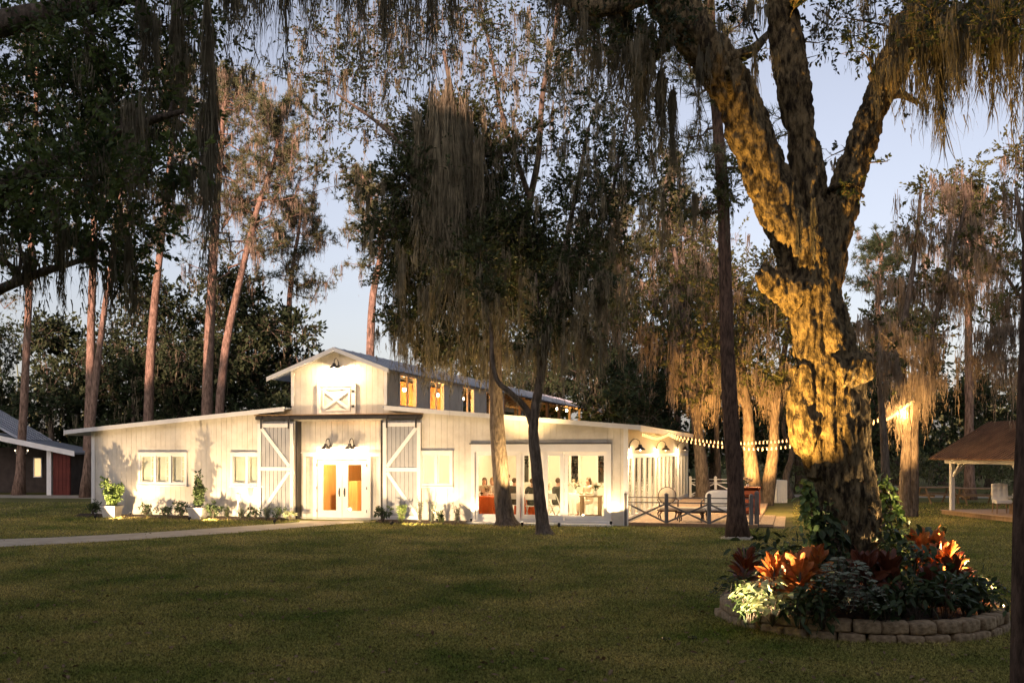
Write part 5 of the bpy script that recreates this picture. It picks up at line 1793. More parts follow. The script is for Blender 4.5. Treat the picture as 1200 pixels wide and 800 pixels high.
# ------------------------------------------------------------------ near oak whose boughs hang in from the left
RNG = np.random.default_rng(74)
LEAFX, MOSSX = 0.78, 1.3
Y = 12.5
f0 = np.array([-9.2, 13.5, 0.0])
nb_ = [(30, 50, 80, 3200, 5), (110, 40, 80, 3000, 6), (190, 30, 70, 1700, 7), (60, 130, 85, 3600, 4), (140, 120, 75, 3000, 5), (20, 220, 80, 3400, 4), (100, 210, 80, 3400, 5), (170, 190, 60, 2000, 7), (190, 120, 55, 1400, 5), (15, 270, 55, 1700, 6), (110, 275, 45, 1300, 5), (165, 270, 45, 1100, 5), (150, 320, 30, 420, 4), (230, 30, 60, 900, 8), (-60, 120, 90, 3000, 2), (-60, 260, 90, 3000, 2), (215, 190, 34, 420, 4)]
bl = []
for px, py, r, n, k in nb_:
    y = Y + RNG.uniform(-1.2, 1.2)
    bl.append((P(px, py, y), np.array([1, 1, 0.85]) * r * y / F, n, k))
def hang(rows):
    out = []
    for px, py, y, length_px, w, ns in rows:
        out.append((P(px, py, y), 1.25 * length_px / F * y, w, int(ns * 1.5)))
    return out
em = hang([(243, -10, 12, 300, 0.045, 90), (240, 130, 12, 225, 0.10, 150), (249, 100, 12.2, 200, 0.06, 90), (205, -10, 12.5, 230, 0.12, 130), (180, 20, 12.5, 180, 0.16, 130), (160, 120, 12, 120, 0.14, 140), (148, 160, 12, 110, 0.10, 100), (215, -20, 13, 190, 0.18, 150), (265, -20, 13, 120, 0.18, 120), (300, -30, 13.5, 110, 0.2, 140), (330, -30, 14, 120, 0.22, 150), (365, -30, 14, 100, 0.2, 140), (400, -40, 14, 110, 0.22, 150), (425, -40, 14, 130, 0.16, 130), (455, -40, 14, 175, 0.16, 170), (480, -40, 14, 150, 0.2, 150), (505, -30, 14, 160, 0.10, 120), (530, -40, 14.3, 125, 0.2, 140), (290, 0, 13, 60, 0.2, 100), (560, -40, 14.5, 90, 0.22, 120), (150, 280, 12, 90, 0.05, 50), (148, 300, 12.2, 70, 0.03, 40), (30, 300, 12.4, 90, 0.12, 90), (70, 290, 12.4, 80, 0.12, 80), (100, 280, 12.6, 90, 0.10, 70)])
leafy_tree('oak_tree', 'near dark oak whose leafy mossy boughs hang in at the upper left', f0,
    [([f0 + [0, 0, -0.1], f0 + [0.1, 0, 2.5], f0 + [0.4, -0.1, 5], f0 + [0.9, -0.3, 8], f0 + [1.8, -0.5, 11]], 0.5, 0.18),
     ([f0 + [0.4, -0.1, 5], P(-60, 250, 12.6), P(60, 190, 12.4), P(150, 150, 12.3), P(215, 130, 12.2)], 0.18, 0.03),
     ([f0 + [0.9, -0.3, 7.4], P(-40, 40, 12.6), P(80, 10, 12.8), P(200, -20, 13), P(330, -50, 13.6), P(450, -60, 14), P(580, -55, 14.4)], 0.20, 0.04),
     ([f0 + [0.3, 0, 3.8], P(-80, 380, 12.8), P(20, 330, 12.6), P(110, 300, 12.4)], 0.12, 0.03)],
    bl, leaf='leaf_near', bark='bark', L=0.085, moss=(0.45, 1.4, 0.10), mossmat='moss', sides=12, twig=0.005, rib=0.017, strands=50, extra_moss=em)

# ------------------------------------------------------------------ trunk at the right picture edge
RNG = np.random.default_rng(85)
f0 = np.array([4.58, 8.9, 0.0])
leafy_tree('pine_tree', 'black trunk cut by the right picture edge, nearest tree of all', f0,
    [([f0 + [0, 0, -0.1], f0 + [0.0, 0, 1.5], f0 + [0.045, 0, 3.0], f0 + [0.08, 0, 4.6], f0 + [0.13, 0.1, 8.0]], 0.115, 0.07)], [(f0 + [0.6, 0.2, 8.2], (0.9, 0.9, 0.5), 700, 6)], leaf='leaf_near', bark='bark_dark', L=0.09, moss=(0.4, 1.0, 0.1), sides=14, rib=0.01, strands=30, flare=0.15)

# ------------------------------------------------------------------ the big oak
RNG = np.random.default_rng(96)
OY = 14.4
OX = 4.87
base = np.array([OX, OY, 0.0])
tm = MB()
def T_(px, py, dy=0.0): return P(px, py, OY + dy)
sc = F / OY
trunk = [(1000, 700, 48), (993, 640, 41), (988, 580, 41), (981, 520, 43), (974, 460, 40), (965, 400, 38), (953, 350, 33), (944, 300, 35), (940, 270, 33)]
def px_tube(rows, dy, n, sides=28):
    pts = curve([T_(a[0], a[1], dy * i / len(rows)) for i, a in enumerate(rows)], n)
    rad = np.interp(np.linspace(0, 1, n), np.linspace(0, 1, len(rows)), [a[2] * 0.93 / sc for a in rows])
    tm.tube(pts, rad, sides, True)
    return pts, rad
px_tube([(1002, 703, 56), (996, 672, 46)] + trunk[1:], 0.0, 34)
left = px_tube([(948, 330, 29), (924, 270, 28), (902, 215, 28), (878, 150, 27), (856, 100, 25), (822, 52, 26), (784, 5, 26), (750, -30, 22), (712, -60, 18), (655, -90, 13)], -0.5, 34)
mid_ = px_tube([(950, 320, 28), (950, 265, 24), (947, 215, 20), (940, 160, 19), (934, 110, 20), (923, 60, 21), (915, 10, 20), (908, -50, 20), (905, -140, 14)], 0.4, 30)
right = px_tube([(962, 345, 26), (972, 290, 22), (988, 235, 20), (1002, 190, 19), (1020, 135, 20), (1042, 85, 20), (1062, 45, 20), (1086, 0, 18), (1130, -50, 13)], 0.3, 32)
for a in range(7):                                           # root flare
    an = a * 0.9 + 0.3
    d = np.array([math.cos(an), math.sin(an), 0])
    tm.tube(curve([base + d * 0.2 + [0.06, 0, 0.75], base + d * 0.48 + [0.03, 0, 0.3], base + d * 0.85 + [0, 0, 0.04], base + d * 1.1 + [0, 0, -0.1]], 10), np.linspace(0.34, 0.10, 10), 12)
tm.tube(curve([T_(935, 345, -.1), T_(905, 328, -.2), T_(893, 316, -.25)], 6), [0.34, 0.22, 0.12], 14)      # burl at left
tm.tube(curve([T_(975, 440, -.3), T_(1000, 432, -.25), T_(1018, 428, -.2)], 6), [0.30, 0.27, 0.2], 14)
tm.tube(curve([T_(955, 560, -.2), T_(945, 500, -.2), T_(942, 430, -.1)], 8), [0.12, 0.22, 0.24], 12)
root = thing('oak_tree', 'big old oak with three great limbs, lit yellow, in the stone edged bed', 'tree', base)
o = tm.build('trunk', M['bark_oak'], root, True, base)
rm = o.modifiers.new('remesh', 'REMESH')
rm.mode = 'VOXEL'
rm.voxel_size = 0.024
rm.use_smooth_shade = True
sm_ = o.modifiers.new('smooth', 'SMOOTH')
sm_.factor = 0.5
sm_.iterations = 5
dg = bpy.context.evaluated_depsgraph_get()
dg.update()
nm = bpy.data.meshes.new_from_object(o.evaluated_get(dg))
o.modifiers.clear()
o.data = nm
co = np.empty(len(nm.vertices) * 3, np.float32)
no = np.empty(len(nm.vertices) * 3, np.float32)
nm.vertices.foreach_get('co', co)
nm.vertices.foreach_get('normal', no)
co, no = co.reshape(-1, 3).astype(float), no.reshape(-1, 3).astype(float)
dsp = np.array([0.065 * noise.noise(Vector((p[0] * 1.5, p[1] * 1.5, p[2] * 0.9))) + 0.05 * noise.noise(Vector((p[0] * 5, p[1] * 5, p[2] * 2.2)))
                + 0.030 * noise.noise(Vector((p[0] * 14, p[1] * 14, p[2] * 6))) - 0.045 * (1 - min(1.0, 3.2 * abs(noise.noise(Vector((p[0] * 8.5 + 7, p[1] * 8.5, p[2] * 1.5)))))) + 0.02 * noise.noise(Vector((p[0] * 26, p[1] * 26, p[2] * 13))) for p in co]) + 0.012
for px, py, rad, dep in ((942, 400, 0.16, 0.16), (938, 425, 0.13, 0.16), (944, 385, 0.12, 0.12), (936, 455, 0.12, 0.14)):     # hollows in the trunk
    c = T_(px, py, -0.5) - base
    dd = np.linalg.norm((co - c) * [1.3, 0.6, 0.55], axis=1)
    dsp -= dep * np.exp(-(dd / rad) ** 4)
co = co + no * dsp[:, None]
nm.vertices.foreach_set('co', co.astype(np.float32).ravel())
nm.materials.clear()
nm.materials.append(M['bark_oak'])
nm.polygons.foreach_set('use_smooth', np.ones(len(nm.polygons), bool))
nm.update()
# limbs beyond the frame, twigs, leaves and moss
lm2, cm, mm = MB(), MB(), MB()
sk = Skel(lm2)
for pts, rad in (left, mid_, right):
    sk.N += list(pts[6:]); sk.R += list(rad[6:])
limbs = [[(800, 25, 12), (770, 60, 9), (740, 80, 5)], [(850, 70, 10), (880, 60, 6), (900, 40, 4)], [(1018, 130, 9), (1050, 110, 5), (1075, 120, 3)], [(915, 10, 12), (960, -20, 9), (1010, -30, 6)],
         [(1060, 45, 12), (1110, 20, 9), (1160, 5, 6), (1215, -10, 5)], [(885, 150, 8), (860, 120, 5), (852, 80, 3)], [(960, 230, 5), (990, 215, 3), (1012, 230, 2)], [(765, -10, 12), (700, 10, 8), (640, -10, 6)]]
for l in limbs:
    sk.limb([T_(a[0], a[1], (-0.35 if a[0] < 890 else 0.3) + RNG.uniform(-.6, .6) * i) for i, a in enumerate(l)], l[0][2] / sc, l[-1][2] / sc, 12, 7)
cb = [(1120, 50, 30, 300, 10), (1170, 45, 34, 300, 12), (1090, 45, 24, 160, 8), (740, 60, 40, 300, 10), (700, 40, 40, 260, 8), (770, 20, 40, 260, 8), (670, 20, 40, 200, 8), (990, 20, 40, 420, 3), (1040, 10, 40, 420, 3), (960, 50, 34, 260, 1), (1010, 60, 30, 220, 2), (1090, 20, 46, 700, 8), (1140, 10, 46, 800, 8), (1185, 15, 46, 800, 8), (1100, -20, 46, 600, 6), (1165, -30, 50, 600, 6), (780, 30, 46, 520, 5), (730, 20, 46, 480, 5), (820, -10, 44, 480, 4), (870, 10, 34, 260, 2), (690, -10, 46, 420, 4), (650, -20, 46, 420, 4), (760, 90, 30, 260, 4), (1000, 215, 18, 110, 0), (1075, 125, 14, 40, 1), (890, 60, 22, 120, 2), (975, 180, 18, 90, 1), (950, -30, 46, 400, 2), (1040, 190, 12, 40, 0), (1060, 85, 16, 60, 2)]
for px, py, r, n, k in cb:
    y = OY + RNG.uniform(-1.1, 1.1)
    c, r3 = P(px, py, y), np.array([1, 1, 0.8]) * r * y / F
    sk.reach(c, 0.008)
    for _ in range(4):
        sk.reach(c + rand_unit(1)[0] * r3 * 0.85, 0.003, 4)
    blob_leaves(cm, c, r3, n, 0.075, lm2, 0.5, 11, 0.004)
    if k:
        A_ = c + RNG.normal(size=(k, 3)) * r3 * [0.6, 0.6, 0.3]
        add_moss(mm, A_, 0.45 + 1.2 * RNG.random(k) ** 1.5, 0.06 + 0.08 * RNG.random(k), 60, 0.015)
for a, l, w, ns in hang([(1085, 20, 14, 120, 0.16, 180), (1105, 0, 14, 160, 0.14, 200), (1125, 20, 13.6, 90, 0.2, 150), (1150, 0, 14, 110, 0.12, 140), (1163, 0, 14, 135, 0.08, 110), (1180, -10, 14, 120, 0.2, 160), (1200, -10, 14, 170, 0.2, 170), (1070, 10, 14, 80, 0.14, 110), (1047, 25, 14, 55, 0.10, 80), (750, 30, 14, 110, 0.22, 190), (725, 0, 14, 110, 0.2, 170), (775, 90, 14, 90, 0.10, 110), (700, -20, 14, 110, 0.2, 150), (880, 0, 14.4, 40, 0.06, 50), (820, 60, 13.9, 130, 0.03, 40), (936, 255, 13.7, 50, 0.04, 60), (952, 238, 13.7, 60, 0.05, 90), (650, -30, 14, 80, 0.2, 120), (815, 230, 14.5, 45, 0.05, 50), (1030, 75, 13.9, 60, 0.05, 50), (790, 110, 14.2, 80, 0.08, 80)]):
    add_moss(mm, [a], [l], [w], int(ns * 2.3), 0.018)
lm2.build('limb', M['bark_oak'], root, True, base)
cm.build('crown', M['leaf_oak'], root, False, base)
tag(mm.build('hanging_moss', M['moss'], root, False, base), kind='stuff')
RNG = rk

# ------------------------------------------------------------------ planting along the barn front
RNG = np.random.default_rng(107)
def fbed(name, t0, t1, u0, u1):
    b = MB()
    n = 40
    ts = np.linspace(t0, t1, n)
    V = [Bw(t, u1, 0.05) for t in ts] + [Bw(t, (u0 + u1) / 2 + 0.08 * math.sin(t * 3), 0.09) for t in ts] + [Bw(t, u0 + 0.10 * math.sin(t * 2.3) + 0.06 * math.sin(t * 7), 0.005) for t in ts]
    Q = [(n * r + i + 1, n * r + i, n * (r + 1) + i, n * (r + 1) + i + 1) for r in (0, 1) for i in range(n - 1)]
    b.add(V, Q)
    tag(b.build(name, M['mulch'], None, True), kind='structure')
fbed('flower_bed', -10.2, -1.75, -1.15, -0.032)
fbed('flower_bed', 1.75, tpx(553), -1.05, -0.032)

def planter(label, px, u, seed, h, slim):
    global RNG
    keep, RNG = RNG, np.random.default_rng(seed)
    root = thing('potted_shrub', label, 'potted plant', Bw(tpx(px, u), u, 0.0), BROT + 0.1, 'planters along the barn wall')
    b = MB()
    for z0, z1, a, c in ((0.0, 0.36, 0.22, 0.27), (0.36, 0.42, 0.30, 0.30)):
        b.hexa([(-a, -a, z0), (a, -a, z0), (a, a, z0), (-a, a, z0), (-c, -c, z1), (c, -c, z1), (c, c, z1), (-c, c, z1)])
    b.build('pot', M['pot'], root, bevel=0.012)
    b = MB(); b.box(-0.26, 0.26, -0.26, 0.26, 0.4205, 0.435); b.build('soil', M['soil'], root)
    sm, lm = MB(), MB()
    for i in range(11):
        a = RNG.random() * 6.28
        sp = (0.20 if slim else 0.36)
        e = np.array([math.cos(a) * sp * RNG.random(), math.sin(a) * sp * RNG.random(), 0.43 + h * (0.35 + 0.65 * RNG.random())])
        sm.tube(curve([(0, 0, 0.42), e * [0.5, 0.5, 0.6], e], 5), 0.008, 4)
        for f in np.linspace(0.25, 1, 6):
            blob_leaves(lm, np.array([e[0] * f, e[1] * f, 0.43 + (e[2] - 0.43) * f]), (0.11, 0.11, 0.09), 16, 0.085 if slim else 0.11, None, 0.5)
    sm.build('stem', M['bark'], root)
    lm.build('foliage', M['shrub' if slim else 'leaf_vine'], root)
    RNG = keep
planter('bushy pale leaved shrub in a square white planter near the barn end', 131, -1.0, 1, 0.95, False)
planter('upright dark shrub in a square white planter between the windows', 232, -1.0, 2, 1.25, True)

bedrows = [  # px, u, r, h, leaf count, leaf length, material, spiky, label
    (109, -0.9, 0.34, 0.55, 420, 0.10, 'shrub', False, 'dark round shrub at the far corner of the barn front'),
    (171, -0.75, 0.33, 0.42, 380, 0.09, 'shrub', False, 'low mound shrub under the left end of the triple window'),
    (191, -0.75, 0.30, 0.36, 320, 0.09, 'shrub', False, 'smallest mound shrub under the middle of the triple window'),
    (212, -0.7, 0.38, 0.52, 420, 0.09, 'shrub', False, 'feathery mound shrub just before the second planter'),
    (250, -0.8, 0.38, 0.50, 420, 0.10, 'shrub', False, 'dark shrub just past the second planter'),
    (266, -0.7, 0.34, 0.42, 300, 0.11, 'shrub', True, 'spiky tuft under the blind covered window'),
    (283, -0.85, 0.32, 0.42, 300, 0.12, 'silver', True, 'grey green tuft beside the small garden lamp'),
    (298, -0.75, 0.30, 0.36, 300, 0.09, 'shrub', False, 'low green shrub at the edge of the left sliding door'),
    (313, -0.85, 0.34, 0.45, 320, 0.12, 'silver', True, 'pale spiky clump in front of the left sliding door'),
    (328, -0.75, 0.30, 0.40, 300, 0.09, 'shrub', False, 'leafy green shrub before the left sliding door brace'),
    (340, -0.95, 0.24, 0.30, 220, 0.08, 'caladium', False, 'small light green plant at the path edge by the left sliding door'),
    (449, -0.85, 0.34, 0.52, 380, 0.10, 'shrub', False, 'leafy shrub at the inner edge of the right sliding door'),
    (470, -0.80, 0.34, 0.55, 340, 0.15, 'leaf_vine', True, 'bright green spiky clump in front of the right sliding door'),
    (492, -0.75, 0.30, 0.85, 360, 0.09, 'silver', True, 'tall wispy grey plant at the edge of the right sliding door'),
    (507, -0.70, 0.30, 0.75, 340, 0.09, 'silver', True, 'wispy pale plant under the small right window'),
    (518, -0.95, 0.32, 0.42, 340, 0.13, 'shrub', True, 'round dark green tuft under the small right window'),
    (535, -0.70, 0.32, 0.70, 340, 0.10, 'silver', True, 'loose dry looking plant nearest the glass doors'),
]
for px, u, r, h, n, L, m, sp, lab in bedrows:
    shrub('shrub', lab, Bw(tpx(px, u), u, 0.05), r, h, n, L, m, 'shrub', 'shrubs along the barn front', sp, 9, 0.2 if sp else 0.45)

o = thing('garden_lamp', 'small white bollard lamp in the planting under the blind covered window', 'garden lamp', Bw(tpx(279, -0.5), -0.5, 0.04))
b = MB(); b.tube([(0, 0, 0), (0, 0, 0.62)], 0.03, 10); b.build('post', M['trim'], o)
b = MB(); b.lathe([(0.03, 0.62), (0.075, 0.64), (0.075, 0.80), (0.09, 0.81), (0.085, 0.84), (0.002, 0.88)], (0, 0, 0), 14); b.build('head', M['trim'], o)

# ------------------------------------------------------------------ ground spotlights
def ground_spot(label, loc, target, energy, angle, color, blend=0.25, size=0.03, well=False):
    loc, target = np.asarray(loc, float), np.asarray(target, float)
    root = thing('ground_spotlight', label, 'spotlight', loc, 0, 'small spotlights staked in the ground')
    d = nrm(target - loc)
    if well:                                                  # sunk flush into the turf
        b = MB(); b.lathe([(0.055, -0.2), (0.06, 0.0), (0.06, 0.012), (0.047, 0.012), (0.047, -0.01)], (0, 0, 0), 18); b.build('housing', M['black'], root)
        b = MB(); b.tube([(0, 0, -0.08), (0, 0, -0.07)], 0.0465, 18); b.build('lens', M['lens'], root)
        lamp('SPOT', 'spot_light', (0, 0, 0.05), energy, color, root, size, angle, blend, d * 3)
        return
    b = MB(); b.tube([(0, 0, -0.1), (0, 0, 0.10)], 0.012, 6); b.build('stake', M['black'], root)
    c = np.array([0, 0, 0.13])
    b = MB(); b.tube([c - d * 0.06, c - d * 0.05, c + d * 0.045], [0.02, 0.042, 0.045], 12); b.build('housing', M['black'], root)
    b = MB(); b.tube([c + d * 0.0455, c + d * 0.048], 0.038, 12); b.build('lens', M['lens'], root)
    lamp('SPOT', 'spot_light', c + d * 0.075, energy, color, root, size, angle, blend, c + d * 3)
def fs(px, u, tz, dt, energy, label, angle=105, z=0.0, color=CREAM):
    t = tpx(px, u)
    ground_spot(label, Bw(t, u, z), Bw(t + dt, 0.0, tz), energy, angle, color)
fs(112, -2.3, 1.5, 1.1, 370, 'spotlight on the lawn before the planter with the pale shrub')
fs(152, -0.85, 2.6, 0.2, 70, 'spotlight between the pale shrub planter and the triple window', 96)
fs(222, -2.3, 1.6, 0.9, 370, 'spotlight on the lawn before the planter with the dark upright shrub')
fs(290, -0.55, 2.8, 0.0, 60, 'spotlight in the planting under the blind covered window', 100)
fs(322, -2.6, 2.2, 0.4, 310, 'spotlight on the path edge before the left sliding door')
fs(459, -2.5, 2.0, 0.9, 400, 'spotlight on the lawn before the right sliding door')
fs(512, -0.85, 2.7, -0.15, 75, 'spotlight in the planting under the small right window', 96)
fs(552, -0.35, 2.8, 0.0, 34, 'spotlight at the left end of the glass doors', 100)
fs(716, -0.45, 2.6, 0.15, 70, 'spotlight at the barn corner beside the glass doors', 105)
fs(655, -1.8, 2.6, 0.0, 170, 'spotlight in the grass before the last glass pane', 110)

ground_spot('gold spotlight in the grass between the two oaks at the glass doors', (P(612, 0, 31.2)[0], 31.2, 0.0), P(585, 330, 30.8), 2600, 74, (1.0, 0.66, 0.28), 0.5)
# big oak lights
ground_spot('small spotlight inside the bed beneath the left vine of the big oak', (3.72, 13.55, 0.30), (4.22, 13.95, 1.75), 170, 62, (1.0, 0.76, 0.45), 0.5)
ground_spot('amber spotlight on the lawn left of the stone bed, aimed up the big oak trunk', (2.30, 12.7, 0.02), (4.55, 13.9, 4.9), 3500, 44, (1.0, 0.57, 0.14), 0.6, well=True)
ground_spot('spotlight on the lawn shining across the orange leaves of the stone bed', (1.95, 12.6, 0.02), (4.1, 13.2, 0.92), 1300, 32, (1.0, 0.74, 0.44), 0.5, well=True)
ground_spot('spotlight by the black edge trunk aimed at the orange leaves and vine', (7.02, 13.75, 0.02), (5.5, 14.2, 1.25), 1200, 50, (1.0, 0.70, 0.36), 0.4)
ground_spot('amber spotlight behind the big oak aimed up its right hand limb', (6.7, 14.6, 0.2), (5.55, 14.4, 7.0), 800, 40, (1.0, 0.55, 0.18), 0.3)
ground_spot('amber spotlight in the grass aimed at the forked oaks behind the deck', foot(868, 40.5), P(890, 470, 43.7), 4800, 80, (1.0, 0.52, 0.15), 0.5)
ground_spot('amber spotlight in the grass before the twin stemmed cypress', foot(1052, 33.5), P(1068, 420, 36), 2200, 70, (1.0, 0.56, 0.20), 0.5)

# ------------------------------------------------------------------ string lights from the barn eave to the cypress
def string_lights(label, pts, nb, r, light):
    pts = curve(pts, 60)
    base = pts[0]
    root = thing('string_lights', label, 'string lights', base, 0, 'strings of warm bulbs over the deck')
    b = MB(); b.tube(pts - base, 0.008, 5, False); b.build('cord', M['black'], root)
    seg = np.concatenate([[0], np.cumsum(np.linalg.norm(np.diff(pts, axis=0), axis=1))])
    first = None
    for i in range(nb):
        s = seg[-1] * (i + 0.5) / nb
        p = np.array([np.interp(s, seg, pts[:, k]) for k in range(3)]) - base
        if first is None:
            b = MB(); b.ball((0, 0, -0.085), r, 8, 6, (1, 1, 1.2)); b.tube([(0, 0, -0.005), (0, 0, -0.05)], 0.016, 5)
            first = b.build('bulb', M['bulb'], root, True)
            first.location = tuple(p)
        else:
            c = first.copy(); COL.objects.link(c); c.location = tuple(p)
            c.parent = root
    for s in light:
        p = np.array([np.interp(s * seg[-1], seg, pts[:, k]) for k in range(3)]) - base
        lamp('POINT', 'string_light', p + [0, 0, -0.28], 170, AMBER, root, 0.15)
E0 = Bw(RW + 0.05, 6.6, 3.12)
cy = P(1070, 468, 35.75)
q = lambda px, py, Y: P(px, py, Y)
string_lights('upper string of warm bulbs sagging from the barn eave to the mossy cypress', [E0, q(800, 511, 38.6), q(850, 517, 38.3), q(900, 516, 37.6), q(945, 511, 37), q(1000, 499, 36.4), q(1036, 487, 36.0), cy], 66, 0.029, (0.3, 0.6))
string_lights('lower string of warm bulbs sagging deepest over the deck', [E0 + [0, .3, -0.02], q(800, 514, 39.4), q(840, 521, 39.2), q(880, 524, 38.6), q(920, 522, 38), q(960, 515, 37.3), q(1010, 500, 36.6), cy + [0, .1, -.05]], 58, 0.028, (0.45,))
string_lights('short string of warm bulbs along the barn eave above the deck lamps', [Bw(RW + 0.04, -0.2, wz(RW) - 0.16), Bw(RW + 0.04, 3.4, wz(RW) - 0.24), E0 + [0, 0, -.05]], 18, 0.02, ())
string_lights('steep end of bulb string bunched at the mossy cypress', [q(1034, 492, 34.8), q(1048, 484, 35.2), q(1060, 475, 35.4), q(1072, 467, 35.5)], 22, 0.026, (0.7,))

# ------------------------------------------------------------------ stone edged bed round the big oak
BCX, BCY, BRX, BRY = 4.97, 14.30, 1.84, 1.80
b = MB()
n = 48
ang = np.linspace(0, 2 * math.pi, n, endpoint=False)
rings = []
for f, z in ((0.98, 0.10), (0.8, 0.19), (0.5, 0.26), (0.15, 0.30)):
    rings.append(np.stack([BCX + np.cos(ang) * BRX * f, BCY + np.sin(ang) * BRY * f, z + 0.02 * RNG.normal(size=n)], -1))
V = np.concatenate(rings)
Q = [(r * n + i, r * n + (i + 1) % n, (r + 1) * n + (i + 1) % n, (r + 1) * n + i) for r in range(3) for i in range(n)]
b.add(V, Q)
tag(b.build('bed_soil', M['soil'], None, True), kind='structure')
def stone(a, z, w, h, d, label, rr=1.0):
    c = np.array([BCX + math.cos(a) * BRX * rr, BCY + math.sin(a) * BRY * rr, z])
    b = MB()
    nx, ny, nz = 4, 3, 3
    seed = RNG.random() * 50
    b.box(-w / 2, w / 2, -d / 2, d / 2, 0, h)
    o = b.build('edging_stone', None)
    bm_ = o.data
    import bmesh
    bm = bmesh.new(); bm.from_mesh(bm_)
    bmesh.ops.subdivide_edges(bm, edges=bm.edges[:], cuts=4, use_grid_fill=True)
    for v in bm.verts:
        p = v.co
        r = max(abs(p.x) / (w / 2), abs(p.y) / (d / 2), abs(p.z - h / 2) / (h / 2))
        k = sum(1 for q_ in (abs(p.x) / (w / 2), abs(p.y) / (d / 2), abs(p.z - h / 2) / (h / 2)) if q_ > 0.97)
        if k >= 2:
            v.co = Vector((p.x * (0.955 if k == 2 else 0.92), p.y * (0.95 if k == 2 else 0.9), h / 2 + (p.z - h / 2) * (0.92 if k == 2 else 0.84)))
        nn = noise.noise_vector(Vector((p.x * 9 + seed, p.y * 9, p.z * 9)))
        v.co += nn * 0.014
    bm.to_mesh(bm_); bm.free()
    bm_.polygons.foreach_set('use_smooth', np.ones(len(bm_.polygons), bool))
    bm_.materials.append(M['stone'])
    o.location = tuple(c)
    o.rotation_euler = (RNG.normal() * 0.02, RNG.normal() * 0.02, a + math.pi / 2 + RNG.normal() * 0.04)
    tag(o, label, 'stone', 'stones edging the oak bed')
N1 = 34
for i in range(N1):
    a = i / N1 * 2 * math.pi + RNG.normal() * 0.008
    w = 2 * math.pi * 1.92 / N1 * (0.97 - 0.06 * RNG.random())
    stone(a, 0.105, w, 0.155 + 0.012 * RNG.random(), 0.22, 'rough tan stone in the upper course edging the oak bed', 1.0 + 0.008 * RNG.normal())
    stone(a + math.pi / N1, -0.03, w * 0.97, 0.135, 0.22, 'rough tan stone in the half buried lower course edging the oak bed', 1.015 + 0.008 * RNG.normal())

def blades(mb, C, D, L, W, bend=0.25, fold=0.18):
    """Broad leaves with a folded midrib, curving down towards the tip."""
    n = len(C)
    D = nrm(D)
    side = np.cross(D, np.array([0, 0, 1.0]) + 0.5 * RNG.normal(size=(n, 3)))
    side = nrm(side)
    upv = np.cross(side, D)
    L = np.broadcast_to(np.asarray(L, float), (n,))[:, None]
    W = np.broadcast_to(np.asarray(W, float), (n,))[:, None]
    rows = []
    for t, w in ((0, 0.08), (0.25, 0.75), (0.5, 1.0), (0.78, 0.7), (1.0, 0.03)):
        m = C + D * L * t
        m[:, 2] -= bend * (L[:, 0] * t * t)
        for sgn in (-1, 0, 1):
            rows.append(m + side * W * 0.5 * w * sgn + upv * (abs(sgn) * fold * W * w))
    V = np.stack(rows, 1).reshape(-1, 3)
    q = np.array([(r * 3 + k, r * 3 + k + 1, (r + 1) * 3 + k + 1, (r + 1) * 3 + k) for r in range(4) for k in (0, 1)])
    mb.add(V, (np.arange(n)[:, None, None] * 15 + q[None]).reshape(-1, 4))

